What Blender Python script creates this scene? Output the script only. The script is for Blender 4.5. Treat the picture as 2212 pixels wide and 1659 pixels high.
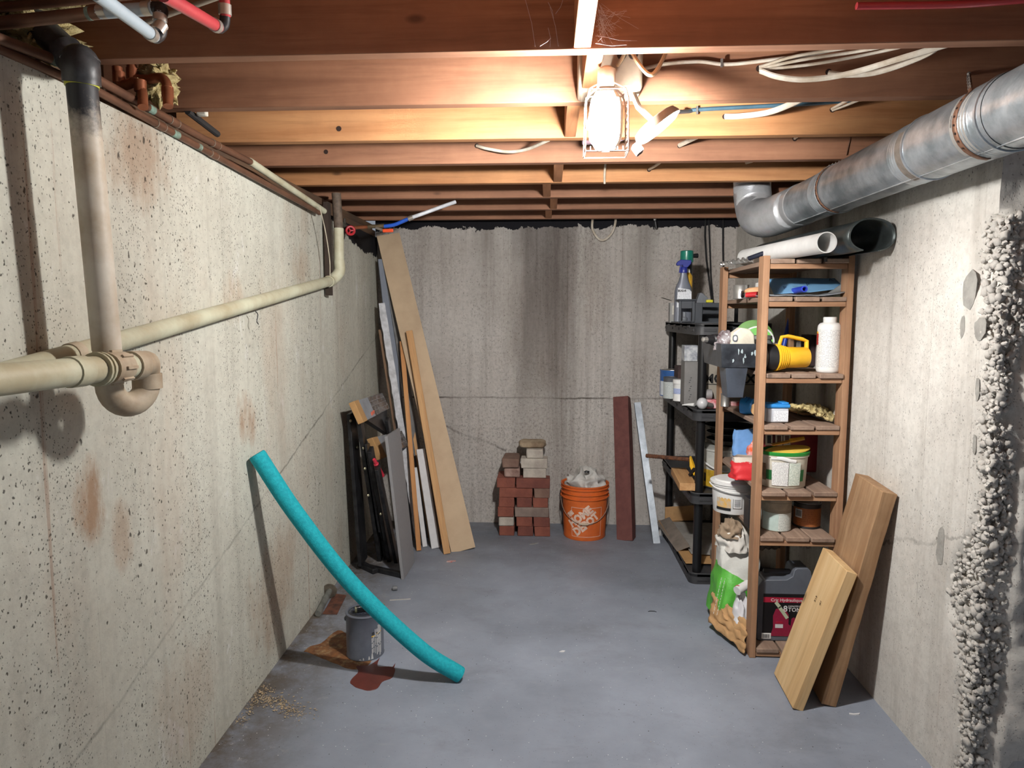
import bpy, math, random
from mathutils import Vector, Matrix, noise

# ------------------------------------------------------------------ scene, camera, light, exposure
for o in list(bpy.data.objects):
    bpy.data.objects.remove(o, do_unlink=True)
SC = bpy.context.scene
COL = SC.collection
SC.view_settings.view_transform = 'Standard'
SC.view_settings.look = 'None'
SC.view_settings.gamma = 1.0
SC.view_settings.use_curve_mapping = False
SC.view_settings.exposure = -0.10

F, CX, CY = 1470.0, 1106.0, 829.5          # focal length and centre in pixels of the 2212x1659 frame
CAMZ = 1.40
PITCH = math.atan((CY - 682.0) / F)
YAW = math.atan((1185.0 - CX) * math.cos(PITCH) / F)
cam = bpy.data.cameras.new('camera')
cam.sensor_fit = 'HORIZONTAL'
cam.sensor_width = 36.0
cam.lens = 36.0 * F / 2212.0
cam.clip_start = 0.02
camo = bpy.data.objects.new('camera', cam)
camo.location = (0, 0, CAMZ)
camo.rotation_euler = (math.pi / 2 - PITCH, 0, YAW)
COL.objects.link(camo)
SC.camera = camo

W = bpy.data.worlds.new('world')
SC.world = W
W.use_nodes = True
W.node_tree.nodes['Background'].inputs[0].default_value = (0.80, 0.88, 1.0, 1)
W.node_tree.nodes['Background'].inputs[1].default_value = 0.32

LAMP_P = Vector((0.137, 1.72, 1.872))
LAMP_E = 960.0        # emission strength of the work light's lens
DISC_E = 300.0        # emission strength of the round panel
FILL_E = 3800.0       # emission strength of the fill lens added behind the work light

# ------------------------------------------------------------------ helpers
CF = camo.rotation_euler.to_matrix()
def ray(px, py):
    return CF @ Vector(((px - CX) / F, -(py - CY) / F, -1.0))
def P(px, py, X=None, Y=None, Z=None):
    d = ray(px, py)
    if X is not None: t = X / d.x
    elif Y is not None: t = Y / d.y
    else: t = (Z - CAMZ) / d.z
    return Vector((0, 0, CAMZ)) + d * t
def V(*a): return Vector(a)
RND = random.Random(7)
def fr(z, x=None):
    """orthonormal frame with z axis along z and x axis near x"""
    z = Vector(z).normalized()
    if x is None: x = Vector((1, 0, 0)) if abs(z.x) < .8 else Vector((0, 1, 0))
    x = Vector(x); x = (x - z * x.dot(z)).normalized()
    y = z.cross(x)
    return Matrix((x, y, z)).transposed()
def TM(loc, rot=None):
    m = Matrix.Translation(Vector(loc))
    if rot is not None: m = m @ (rot.to_4x4() if isinstance(rot, Matrix) else Matrix.Rotation(rot, 4, 'Z'))
    return m
def smooth_path(pts, n=8):
    """Catmull-Rom through pts"""
    p = [Vector(q) for q in pts]
    if len(p) < 3: return p
    q = [2 * p[0] - p[1]] + p + [2 * p[-1] - p[-2]]
    out = []
    for i in range(1, len(q) - 2):
        for k in range(n):
            t = k / n
            a, b, c, d = q[i - 1], q[i], q[i + 1], q[i + 2]
            out.append(.5 * ((2 * b) + (c - a) * t + (2 * a - 5 * b + 4 * c - d) * t * t + (3 * b - a - 3 * c + d) * t ** 3))
    out.append(p[-1])
    return out

class MB:
    def __init__(s, M=None):
        s.v = []; s.f = []; s.M = M
    def add(s, vs, fs):
        b = len(s.v)
        if s.M is not None: vs = [s.M @ Vector(v) for v in vs]
        s.v += [tuple(v) for v in vs]
        s.f += [tuple(b + i for i in f) for f in fs]
        return s
    def box(s, x0, x1, y0, y1, z0, z1):
        return s.add([(x0,y0,z0),(x1,y0,z0),(x1,y1,z0),(x0,y1,z0),(x0,y0,z1),(x1,y0,z1),(x1,y1,z1),(x0,y1,z1)],
                     [(0,3,2,1),(4,5,6,7),(0,1,5,4),(1,2,6,5),(2,3,7,6),(3,0,4,7)])
    def cbox(s, c, d, m=None):
        """box with centre c, size d, rotated by 3x3 m"""
        vs = []
        for k in ((-1,-1,-1),(1,-1,-1),(1,1,-1),(-1,1,-1),(-1,-1,1),(1,-1,1),(1,1,1),(-1,1,1)):
            q = Vector((k[0]*d[0]/2, k[1]*d[1]/2, k[2]*d[2]/2))
            vs.append(Vector(c) + (m @ q if m is not None else q))
        return s.add(vs, [(0,3,2,1),(4,5,6,7),(0,1,5,4),(1,2,6,5),(2,3,7,6),(3,0,4,7)])
    def tube(s, pts, r, n=10, caps=True, flat=None):
        p = [Vector(q) for q in pts]
        N = len(p); rr = r if isinstance(r, (list, tuple)) else [r] * N
        t0 = (p[1] - p[0]).normalized()
        u = t0.orthogonal().normalized() if flat is None else (Vector(flat) - t0 * t0.dot(Vector(flat))).normalized()
        vs, fs = [], []
        for i in range(N):
            t = (p[min(i + 1, N - 1)] - p[max(i - 1, 0)])
            t = t.normalized() if t.length > 1e-9 else t0
            u = (u - t * u.dot(t))
            u = u.normalized() if u.length > 1e-6 else t.orthogonal().normalized()
            w = t.cross(u)
            for k in range(n):
                a = 2 * math.pi * k / n
                ra = rr[i]
                vs.append(p[i] + u * (math.cos(a) * (ra[0] if isinstance(ra, tuple) else ra)) + w * (math.sin(a) * (ra[1] if isinstance(ra, tuple) else ra)))
        for i in range(N - 1):
            for k in range(n):
                k2 = (k + 1) % n
                fs.append((i*n+k, i*n+k2, (i+1)*n+k2, (i+1)*n+k))
        if caps:
            fs.append(tuple(reversed(range(n)))); fs.append(tuple(range((N-1)*n, N*n)))
        return s.add(vs, fs)
    def lathe(s, prof, c=(0,0,0), m=None, n=24, caps=True, el=1.0):
        """profile of (radius, height) turned about the local z axis"""
        vs, fs = [], []
        for r, z in prof:
            for k in range(n):
                a = 2 * math.pi * k / n
                q = Vector((r * math.cos(a), r * el * math.sin(a), z))
                vs.append(Vector(c) + (m @ q if m is not None else q))
        L = len(prof)
        for i in range(L - 1):
            for k in range(n):
                k2 = (k + 1) % n
                fs.append((i*n+k, i*n+k2, (i+1)*n+k2, (i+1)*n+k))
        if caps:
            fs.append(tuple(reversed(range(n)))); fs.append(tuple(range((L-1)*n, L*n)))
        return s.add(vs, fs)
    def prism(s, poly, h, c=(0,0,0), m=None):
        """2D outline (x,y) extruded along local z from 0 to h"""
        n = len(poly); vs = []
        for z in (0, h):
            for x, y in poly:
                q = Vector((x, y, z)); vs.append(Vector(c) + (m @ q if m is not None else q))
        fs = [tuple(reversed(range(n))), tuple(range(n, 2*n))]
        for i in range(n):
            j = (i + 1) % n
            fs.append((i, j, n + j, n + i))
        return s.add(vs, fs)
    def grid(s, fn, nu, nv, thick=0.0, nrm=None):
        vs = [Vector(fn(i / nu, j / nv)) for j in range(nv + 1) for i in range(nu + 1)]
        fs = [(j*(nu+1)+i, j*(nu+1)+i+1, (j+1)*(nu+1)+i+1, (j+1)*(nu+1)+i) for j in range(nv) for i in range(nu)]
        return s.add(vs, fs)
    def blob(s, c, r, n=14, m=8, amp=.2, freq=3.0, seed=0, rot=None, flatb=None):
        """noisy closed ellipsoid"""
        vs, fs = [], []
        off = Vector((seed * 7.31, seed * 3.17, seed * 1.7))
        vs.append(None)
        dirs = [Vector((0, 0, -1))]
        for j in range(1, m):
            th = math.pi * j / m
            for k in range(n):
                a = 2 * math.pi * (k + .5 * (j % 2)) / n
                dirs.append(Vector((math.sin(th)*math.cos(a), math.sin(th)*math.sin(a), -math.cos(th))))
        dirs.append(Vector((0, 0, 1)))
        vs = []
        for d in dirs:
            k = 1 + amp * noise.noise(d * freq + off)
            q = Vector((d.x * r[0] * k, d.y * r[1] * k, d.z * r[2] * k))
            if flatb is not None and q.z < flatb: q.z = flatb
            vs.append(Vector(c) + (rot @ q if rot is not None else q))
        for k in range(n): fs.append((0, 1 + (k + 1) % n, 1 + k))
        for j in range(m - 2):
            for k in range(n):
                k2 = (k + 1) % n
                a, b = 1 + j * n, 1 + (j + 1) * n
                fs.append((a + k, a + k2, b + k2, b + k))
        a = 1 + (m - 2) * n; t = len(vs) - 1
        for k in range(n): fs.append((a + k, a + (k + 1) % n, t))
        return s.add(vs, fs)
    def build(s, name, mat, parent=None, angle=40, bevel=0, origin=None, local=None, seg=2):
        """one mesh object; vertices are world positions unless local (a matrix) is given"""
        me = bpy.data.meshes.new(name)
        if local is not None: org = Vector((0, 0, 0))
        elif parent is not None: org = wloc(parent)
        elif origin is not None: org = Vector(origin)
        else:
            xs = [v[0] for v in s.v]; ys = [v[1] for v in s.v]; zs = [v[2] for v in s.v]
            org = Vector(((min(xs)+max(xs))/2, (min(ys)+max(ys))/2, min(zs)))
        me.from_pydata([(v[0]-org.x, v[1]-org.y, v[2]-org.z) for v in s.v], [], s.f)
        me.validate()
        o = bpy.data.objects.new(name, me)
        COL.objects.link(o)
        if mat is not None: me.materials.append(mat)
        if angle:
            for p in me.polygons: p.use_smooth = True
            me.set_sharp_from_angle(angle=math.radians(angle))
        if local is not None:
            lm = local.copy()
            if parent is not None:
                o.parent = parent; lm.translation = lm.translation - wloc(parent)
            o.matrix_local = lm
        elif parent is not None: o.parent = parent
        else: o.location = org
        if bevel:
            b = o.modifiers.new('bevel', 'BEVEL'); b.width = bevel; b.segments = seg; b.limit_method = 'ANGLE'; b.angle_limit = math.radians(50)
        return o
def wloc(o):
    l = o.location.copy()
    while o.parent is not None:
        o = o.parent; l += o.location
    return l
def tag(o, label=None, cat=None, group=None, kind=None):
    if label: o['label'] = label
    if cat: o['category'] = cat
    if group: o['group'] = group
    if kind: o['kind'] = kind
    return o
def thing(name, label, cat, loc, group=None):
    o = bpy.data.objects.new(name, None)
    o.empty_display_size = .05
    COL.objects.link(o); o.location = Vector(loc)
    return tag(o, label, cat, group)
def board(name, mat, pb, pt, width, thick, wdir, parent=None, bevel=.0015, warp=0):
    """a plank from bottom-centre pb to top-centre pt; grain along local z"""
    pb, pt = Vector(pb), Vector(pt)
    z = pt - pb; L = z.length
    m = fr(z, wdir).to_4x4(); m.translation = pb
    mb = MB().box(-width/2, width/2, -thick/2, thick/2, 0, L)
    return mb.build(name, mat, parent, bevel=bevel, local=m)

# ------------------------------------------------------------------ materials
class NT:
    def __init__(s, name):
        s.m = bpy.data.materials.new(name); s.m.use_nodes = True
        s.t = s.m.node_tree; s.b = s.t.nodes['Principled BSDF']
        s.out = s.t.nodes['Material Output']
    def n(s, typ, **kw):
        nd = s.t.nodes.new(typ)
        for k, v in kw.items():
            if k.startswith('i_'):
                key = k[2:]; sock = nd.inputs[int(key)] if key.isdigit() else nd.inputs[key.replace('_', ' ')]
                s.set(sock, v)
            else: setattr(nd, k, v)
        return nd
    def set(s, sock, v):
        if isinstance(v, bpy.types.NodeSocket): s.t.links.new(v, sock)
        elif isinstance(v, bpy.types.Node): s.t.links.new(v.outputs[0], sock)
        else:
            if isinstance(v, (tuple, list)) and len(v) == 3 and sock.type == 'RGBA': v = (*v, 1)
            sock.default_value = v
    def co(s, scale=(1,1,1), loc=(0,0,0), rot=(0,0,0)):
        tc = s.n('ShaderNodeTexCoord')
        mp = s.n('ShaderNodeMapping', i_Vector=tc.outputs['Object'])
        mp.inputs['Scale'].default_value = scale; mp.inputs['Location'].default_value = loc; mp.inputs['Rotation'].default_value = rot
        return mp.outputs[0]
    def noise(s, vec, scale, detail=4, rough=.55, dist=0):
        return s.n('ShaderNodeTexNoise', i_Vector=vec, i_Scale=scale, i_Detail=detail, i_Roughness=rough, i_Distortion=dist).outputs[0]
    def ramp(s, fac, stops, interp='LINEAR'):
        r = s.n('ShaderNodeValToRGB', i_Fac=fac); cr = r.color_ramp; cr.interpolation = interp
        while len(cr.elements) < len(stops): cr.elements.new(.5)
        for e, (p, c) in zip(cr.elements, stops):
            e.position = p; e.color = (c, c, c, 1) if isinstance(c, (int, float)) else (*c, 1)
        return r.outputs[0]
    def mix(s, fac, a, b, mode='MIX'):
        m = s.n('ShaderNodeMix', data_type='RGBA', blend_type=mode)
        s.set(m.inputs[0], fac); s.set(m.inputs[6], a); s.set(m.inputs[7], b)
        return m.outputs[2]
    def math(s, op, a, b=0.0, clamp=False):
        m = s.n('ShaderNodeMath', operation=op, use_clamp=clamp)
        s.set(m.inputs[0], a); s.set(m.inputs[1], b)
        return m.outputs[0]
    def bump(s, h, strength=.3, dist=.01, nrm=None):
        b = s.n('ShaderNodeBump', i_Height=h, i_Strength=strength, i_Distance=dist)
        if nrm is not None: s.set(b.inputs['Normal'], nrm)
        s.set(s.b.inputs['Normal'], b.outputs[0])
        return b.outputs[0]
    def fin(s, col=None, rough=None, metal=None, **kw):
        if col is not None: s.set(s.b.inputs['Base Color'], col)
        if rough is not None: s.set(s.b.inputs['Roughness'], rough)
        if metal is not None: s.set(s.b.inputs['Metallic'], metal)
        for k, v in kw.items(): s.set(s.b.inputs[k.replace('_', ' ')], v)
        return s.m
def lin(r, g, b):
    f = lambda c: (c/255/12.92) if c/255 <= .04045 else ((c/255+.055)/1.055)**2.4
    return (f(r), f(g), f(b))
_MC = {}
def pl(name, rgb, rough=.5, metal=0.0, var=.12, scale=14, bump=.08, bs=90, rgb2=None, stretch=(1,1,1), **kw):
    """plain material with mottled colour and fine relief; rgb is 0..255 sRGB"""
    if name in _MC: return _MC[name]
    t = NT(name); c = lin(*rgb)
    c2 = lin(*rgb2) if rgb2 else tuple(x * (1 - 2.2 * var) for x in c)
    v = t.co(stretch)
    f = t.ramp(t.noise(v, scale, 5, .6), [(.38, 0.0), (.66, 1.0)])
    col = t.mix(f, c, c2)
    if bump: t.bump(t.noise(v, bs, 3), bump, .004)
    _MC[name] = t.fin(col, rough, metal, **kw)
    return _MC[name]
def wood(name, rgb, rgb2, axis='z', scale=1.0, rough=.7, dirt=.0, dirtrgb=(60, 50, 45), knots=True):
    if name in _MC: return _MC[name]
    t = NT(name)
    st = {'x': (1.2, 22, 22), 'y': (22, 1.2, 22), 'z': (22, 22, 1.2)}[axis]
    st = tuple(a * scale for a in st)
    v = t.co(st)
    g = t.noise(v, 1.0, 6, .62, .6)
    g2 = t.noise(v, 4.0, 4, .6, .2)
    col = t.mix(t.ramp(g, [(.36, 0.0), (.64, 1.0)]), lin(*rgb), lin(*rgb2))
    col = t.mix(t.math('MULTIPLY', t.ramp(g2, [(.52, 0.0), (.75, 1.0)]), .35), col, tuple(x * .45 for x in lin(*rgb2)))
    kv = t.co(tuple({'x': (1, 2.2, 2.2), 'y': (2.2, 1, 2.2), 'z': (2.2, 2.2, 1)}[axis]))
    if knots:
        vo = t.n('ShaderNodeTexVoronoi', i_Vector=kv, i_Scale=2.6)
        k = t.ramp(vo.outputs['Distance'], [(.03, 1.0), (.075, 0.0)])
        col = t.mix(t.math('MULTIPLY', k, .75), col, tuple(x * .22 for x in lin(*rgb2)))
    if dirt:
        dn = t.noise(t.co(), 5, 5, .65)
        col = t.mix(t.math('MULTIPLY', t.ramp(dn, [(.4, 0.0), (.62, 1.0)]), dirt), col, lin(*dirtrgb))
    t.bump(g2, .25, .002)
    _MC[name] = t.fin(col, rough, 0.0)
    return _MC[name]
def emit(name, rgb, strength):
    t = NT(name)
    t.b.inputs['Base Color'].default_value = (*rgb, 1)
    t.b.inputs['Emission Color'].default_value = (*rgb, 1)
    t.b.inputs['Emission Strength'].default_value = strength
    return t.m
def text(parent, name, s, mat, size, org, xd, yd, bold=0.0, depth=.0003, warp=None, align='LEFT', sx=1.0):
    """flat lettering; org is the lower-left (or centre) point, xd/yd reading and up directions"""
    cu = bpy.data.curves.new('lettering', 'FONT'); cu.body = s; cu.size = size; cu.offset = bold
    cu.align_x = align; cu.resolution_u = 2
    ob = bpy.data.objects.new('lettering', cu); COL.objects.link(ob)
    dg = bpy.context.evaluated_depsgraph_get()
    me = ob.evaluated_get(dg).to_mesh()
    vs = [v.co.copy() for v in me.vertices]; fs = [tuple(p.vertices) for p in me.polygons]
    ob.evaluated_get(dg).to_mesh_clear()
    bpy.data.objects.remove(ob); bpy.data.curves.remove(cu)
    xd, yd = Vector(xd).normalized(), Vector(yd).normalized(); nd = xd.cross(yd)
    out = []
    for v in vs:
        if warp: out.append(warp(v.x * sx, v.y))
        else: out.append(Vector(org) + xd * v.x * sx + yd * v.y + nd * depth)
    mb = MB(); mb.add(out, fs)
    return mb.build(name, mat, parent, angle=0)

# concrete ---------------------------------------------------------------
def concrete(name, c1, c2, axis, streak=.5, rust=.3, pits=1.0, stain=None, tar=None, white=.0, crack=None, bumpy=.5, mold=0.0, blots=None):
    """axis: horizontal axis of the wall, 'x' or 'y'. stain: list of (centre, width, strength) of damp streaks;
    tar: height above which black waterproofing shows"""
    t = NT(name)
    v = t.co()
    sep = t.n('ShaderNodeSeparateXYZ', i_Vector=v)
    hx = sep.outputs[0] if axis == 'x' else sep.outputs[1]; hz = sep.outputs[2]
    big = t.noise(v, 1.7, 5, .6)
    col = t.mix(t.ramp(big, [(.35, 0.0), (.65, 1.0)]), lin(*c1), lin(*c2))
    fine = t.noise(v, 38, 5, .7)
    col = t.mix(t.math('MULTIPLY', t.ramp(fine, [(.42, 0.0), (.72, 1.0)]), .22), col, lin(92, 86, 80))
    # vertical form-board streaks
    sv = t.co((13, 13, .55)); st = t.noise(sv, 1.0, 5, .65)
    col = t.mix(t.math('MULTIPLY', t.ramp(st, [(.48, 0.0), (.72, 1.0)]), streak), col, lin(*((112, 100, 92) if axis == 'x' else (120, 110, 98))))
    sv2 = t.co((60, 60, .25), (3, 1, 0)); st2 = t.noise(sv2, 1.0, 3, .5)
    col = t.mix(t.math('MULTIPLY', t.ramp(st2, [(.66, 0.0), (.70, 1.0)]), streak * .55), col, lin(92, 74, 58))
    if white:
        wn = t.noise(t.co((9, 9, 3), (5, 2, 1)), 1.0, 7, .75, .6)
        col = t.mix(t.math('MULTIPLY', t.ramp(wn, [(.6, 0.0), (.68, 1.0)]), white), col, lin(222, 222, 222))
    if rust:
        rn = t.noise(t.co((2.6, 2.6, .9), (1.3, .4, 2)), 1.0, 5, .6)
        rm = t.math('MULTIPLY', t.ramp(rn, [(.53, 0.0), (.74, 1.0)]), rust)
        col = t.mix(rm, col, lin(158, 112, 72))
        rn2 = t.noise(t.co((34, 34, .7), (8, 8, 3)), 1.0, 3, .5)
        col = t.mix(t.math('MULTIPLY', t.ramp(rn2, [(.70, 0.0), (.74, 1.0)]), rust * 1.2, True), col, lin(140, 84, 44))
    for (h0, zc, rh, rv, k) in blots or []:        # rust blotches with their own outline
        jit = t.math('MULTIPLY', t.math('SUBTRACT', t.noise(t.co((11, 11, 4), (h0, zc, 0)), 1.0, 8, .78), .5), 4.2)
        dd_ = t.math('ADD', t.math('POWER', t.math('DIVIDE', t.math('SUBTRACT', hx, h0), rh), 2.0), t.math('POWER', t.math('DIVIDE', t.math('SUBTRACT', hz, zc), rv), 2.0))
        g = t.math('SUBTRACT', 1.0, t.math('ADD', dd_, jit), True)
        col = t.mix(t.math('MULTIPLY', g, k, True), col, lin(150, 106, 66))
    if mold:
        mn = t.noise(t.co((70, 70, 55), (2, 7, 4)), 1.0, 5, .8)
        reg = t.noise(t.co((1.6, 1.6, 1.1), (9, 3, 1)), 1.0, 3, .6)
        mm = t.math('MULTIPLY', t.ramp(mn, [(.5, 0.0), (.62, 1.0)]), t.ramp(reg, [(.4, .15), (.6, 1.0)]))
        col = t.mix(t.math('MULTIPLY', mm, mold), col, lin(66, 56, 52))
    for (c, w, k, z0, z1) in stain or []:
        d = t.math('DIVIDE', t.math('SUBTRACT', hx, c), w)
        jit = t.math('MULTIPLY', t.math('SUBTRACT', t.noise(t.co((9, 9, 1.1), (c, 0, 0)), 1.0, 5, .7), .5), 1.7)
        d = t.math('ABSOLUTE', t.math('ADD', d, jit))
        g = t.math('SUBTRACT', 1.0, d, True)
        zz = t.n('ShaderNodeMapRange', i_Value=hz); zz.inputs[1].default_value = z0; zz.inputs[2].default_value = z1; zz.clamp = True
        g = t.math('MULTIPLY', g, zz.outputs[0])
        col = t.mix(t.math('MULTIPLY', g, k, True), col, lin(62, 50, 45))
    for (a, b, k, am, wd, *rg) in crack or []:       # crack line z = a + b*h
        jit = t.math('MULTIPLY', t.math('SUBTRACT', t.noise(v, 5, 6, .7), .5), am)
        d = t.math('ABSOLUTE', t.math('ADD', t.math('SUBTRACT', hz, t.math('ADD', t.math('MULTIPLY', hx, b), a)), jit))
        g = t.math('MULTIPLY', t.ramp(d, [(wd * .4, 1.0), (wd, 0.0)]), t.ramp(t.noise(v, 2.3, 3), [(.4, .25), (.6, 1.0)]))
        if rg: g = t.math('MULTIPLY', g, t.math('MULTIPLY', t.math('GREATER_THAN', hx, rg[0]), t.math('LESS_THAN', hx, rg[1])))
        col = t.mix(t.math('MULTIPLY', g, k), col, lin(60, 52, 46))
    hgt = fine
    if pits:
        for sc, th, keep, k in ((170, .24, .44, .7), (85, .19, .52, .8), (34, .14, .76, .8)):
            cv = t.co((1, 1, .75), (sc, 0, 0))
            wob = t.n('ShaderNodeTexNoise', i_Vector=cv, i_Scale=sc * 1.3, i_Detail=3.0)
            off_ = t.n('ShaderNodeVectorMath', operation='SCALE'); t.set(off_.inputs[0], wob.outputs['Color']); off_.inputs[3].default_value = .9 / sc
            ad_ = t.n('ShaderNodeVectorMath', operation='ADD'); t.set(ad_.inputs[0], cv); t.set(ad_.inputs[1], off_.outputs[0])
            vn = t.n('ShaderNodeTexVoronoi', i_Vector=ad_.outputs[0], i_Scale=sc)
            sepc = t.n('ShaderNodeSeparateColor', i_Color=vn.outputs['Color'])
            dv = t.math('DIVIDE', vn.outputs['Distance'], t.math('ADD', t.math('MULTIPLY', sepc.outputs[1], 1.3), .35))
            m1 = t.ramp(dv, [(th * .6, 1.0), (th, 0.0)])
            reg = t.noise(t.co((2.2, 2.2, 1.4), (sc, 4, 0)), 1.0, 4, .6)
            m2 = t.ramp(t.math('ADD', sepc.outputs[0], t.math('MULTIPLY', t.math('SUBTRACT', reg, .5), 1.3)), [(keep, 0.0), (keep + .05, 1.0)])
            pm = t.math('MULTIPLY', t.math('MULTIPLY', m1, m2), k * pits, True)
            col = t.mix(pm, col, lin(48, 42, 36))
            hgt = t.math('SUBTRACT', hgt, t.math('MULTIPLY', pm, .8))
    if tar:
        hs, z0, slope, z2 = tar
        jit = t.math('MULTIPLY', t.math('SUBTRACT', t.noise(t.co((1, 1, 1)), 9, 6, .7), .5), .16)
        lvl = t.math('MAXIMUM', t.math('ADD', t.math('MULTIPLY', t.math('SUBTRACT', hx, hs), slope), z0), z2) if slope else z0
        f = t.math('GREATER_THAN', t.math('ADD', hz, jit), lvl)
        col = t.mix(f, col, lin(22, 21, 26))
    t.bump(hgt, bumpy, .004)
    return t.fin(col, .85, 0.0, Specular_IOR_Level=.25)

XL, XR, YB, YE, ZJ = -1.090, 1.20, 4.50, 1.90, 2.0
M_WL = concrete('concrete_left', (204, 203, 190), (188, 186, 173), 'y', .24, .32, 1.05, tar=(3.3, 1.91, -.14, 1.79), white=.55,
                crack=[(-.02, .29, .8, .05, .006)],
                blots=[(2.39, 1.03, .10, .12, .6), (1.77, 1.80, .16, .14, .45), (1.5, .96, .06, .12, .7), (2.31, 1.46, .10, .10, .35), (1.62, .85, .05, .10, .4), (3.0, 1.62, .14, .10, .3), (2.6, .3, .3, .25, .35), (1.9, .25, .2, .2, .25)])
M_WB = concrete('concrete_back', (200, 195, 189), (180, 173, 166), 'x', .50, .10, .5, mold=.5,
                stain=[(-.05, .34, .62, .3, 1.7), (.04, .16, .5, .2, 1.5), (-.16, .10, .4, .2, 1.3), (-.42, .14, .3, 1.0, 1.9), (.62, .12, .4, 1.1, 1.9), (.98, .09, .6, .9, 1.6)],
                tar=(0, 1.968, 0, 0), crack=[(.855, .0, .9, .03, .007, -2, 2), (.37, -.42, .8, .10, .012, -.72, -.28)])
M_WR = concrete('concrete_right', (214, 211, 204), (196, 192, 185), 'y', .32, .12, .6, white=.25, crack=[(1.47, -.36, .75, .14, .008)],
                stain=[(3.02, .10, .8, .6, 1.1), (3.3, .3, .5, 1.3, 1.9)])
M_AGG = pl('exposed_aggregate', (190, 186, 178), .9, 0, .25, 60, .5, 120, rgb2=(120, 116, 110))
M_STONE = pl('aggregate_stone', (206, 202, 195), .85, 0, .12, 25, .3, 150, rgb2=(160, 156, 150))
M_END = concrete('concrete_end', (186, 188, 190), (160, 162, 165), 'x', .1, 0, .4, bumpy=1.0, white=.2)

def floor_mat():
    t = NT('grey_floor_paint'); v = t.co()
    sep = t.n('ShaderNodeSeparateXYZ', i_Vector=v)
    big = t.noise(v, 1.6, 6, .62)
    col = t.mix(t.ramp(big, [(.35, 0.0), (.68, 1.0)]), lin(148, 155, 168), lin(122, 128, 139))
    scr = t.noise(t.co((3, 14, 1), (0, 0, 0), (0, 0, .5)), 1.6, 6, .72, .5)
    col = t.mix(t.math('MULTIPLY', t.ramp(scr, [(.6, 0.0), (.74, 1.0)]), .3), col, lin(160, 163, 168))
    # dirt builds up along the left wall and the back wall
    dl = t.n('ShaderNodeMapRange', i_Value=sep.outputs[0]); dl.inputs[1].default_value = -.72; dl.inputs[2].default_value = -1.09
    db = t.n('ShaderNodeMapRange', i_Value=sep.outputs[1]); db.inputs[1].default_value = 3.4; db.inputs[2].default_value = 4.6
    dr = t.math('ADD', t.math('MULTIPLY', dl.outputs[0], 1.1), t.math('MULTIPLY', db.outputs[0], .45))
    dn = t.math('MULTIPLY', t.ramp(t.noise(v, 6, 7, .75), [(.33, 0.0), (.58, 1.0)]), dr, True)
    col = t.mix(dn, col, lin(92, 84, 76))
    sm = t.ramp(t.noise(t.co((1, 1.6, 1), (7, 2, 0)), 2.6, 8, .74, .3), [(.52, 0.0), (.70, 1.0)])
    col = t.mix(t.math('MULTIPLY', sm, .28), col, lin(88, 86, 86))
    wn = t.math('MULTIPLY', t.ramp(t.noise(t.co((1, 1, 1), (4, 4, 0)), 13, 8, .8), [(.58, 0.0), (.66, 1.0)]), t.math('MULTIPLY', dl.outputs[0], .8))
    col = t.mix(wn, col, lin(186, 184, 180))
    for sc, th, keep, c in ((70, .12, .86, (225, 225, 225)), (46, .11, .86, (48, 46, 44)), (150, .16, .84, (70, 68, 66))):
        vn = t.n('ShaderNodeTexVoronoi', i_Vector=t.co((1, 1, 1), (sc, 0, 0)), i_Scale=sc)
        m1 = t.ramp(vn.outputs['Distance'], [(th * .7, 1.0), (th, 0.0)])
        sepc = t.n('ShaderNodeSeparateColor', i_Color=vn.outputs['Color'])
        m2 = t.ramp(t.math('ADD', sepc.outputs[0], t.math('MULTIPLY', dr, .14)), [(keep, 0.0), (keep + .02, 1.0)])
        col = t.mix(t.math('MULTIPLY', m1, m2), col, lin(*c))
    t.bump(t.noise(v, 60, 4, .6), .12, .003)
    return t.fin(col, t.ramp(t.noise(v, 5, 4), [(.3, .42), (.7, .62)]), 0.0, Specular_IOR_Level=.3)
M_FLOOR = floor_mat()
M_JOIST = wood('joist_wood', (158, 112, 84), (134, 92, 68), 'x', .8, .75, .25, (96, 58, 40))
M_JOISTB = wood('joist_wood_pale', (190, 138, 92), (166, 112, 70), 'x', .8, .75, .2, (110, 72, 48))
M_BLOCK = wood('blocking_wood', (190, 132, 90), (160, 104, 68), 'y', 1, .75)
M_SUB = wood('subfloor_wood', (120, 78, 50), (92, 58, 38), 'y', .7, .8)
M_SILL = wood('sill_wood', (112, 84, 60), (84, 62, 46), 'y', 1, .85, .5)
M_DARK = pl('tar_black', (24, 23, 26), .8, 0, .2)

# ------------------------------------------------------------------ the room
def struct(name, mb, mat, parent=None, origin=(0, 0, 0), **kw):
    o = mb.build(name, mat, parent, origin=origin if parent is None else None, **kw)
    if parent is None: o['kind'] = 'structure'
    return o
struct('floor', MB().box(-1.4, 3.2, -1.6, 4.7, -.1, 0), M_FLOOR)
def xl(y): return -1.079 - .0200 * (y - 1.9)          # the left wall runs slightly out of square
mb = MB(); a, b = xl(-1.6), xl(4.7)
mb.add([(-1.4, -1.6, 0), (a, -1.6, 0), (b, 4.7, 0), (-1.4, 4.7, 0), (-1.4, -1.6, 1.91), (a, -1.6, 1.91), (b, 4.7, 1.91), (-1.4, 4.7, 1.91)], [(0,3,2,1),(4,5,6,7),(0,1,5,4),(1,2,6,5),(2,3,7,6),(3,0,4,7)])
WL = struct('wall_left', mb, M_WL)
WBK = struct('wall_back', MB().box(-1.14, 1.5, YB, 4.75, 0, 2.03), M_WB)
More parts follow.
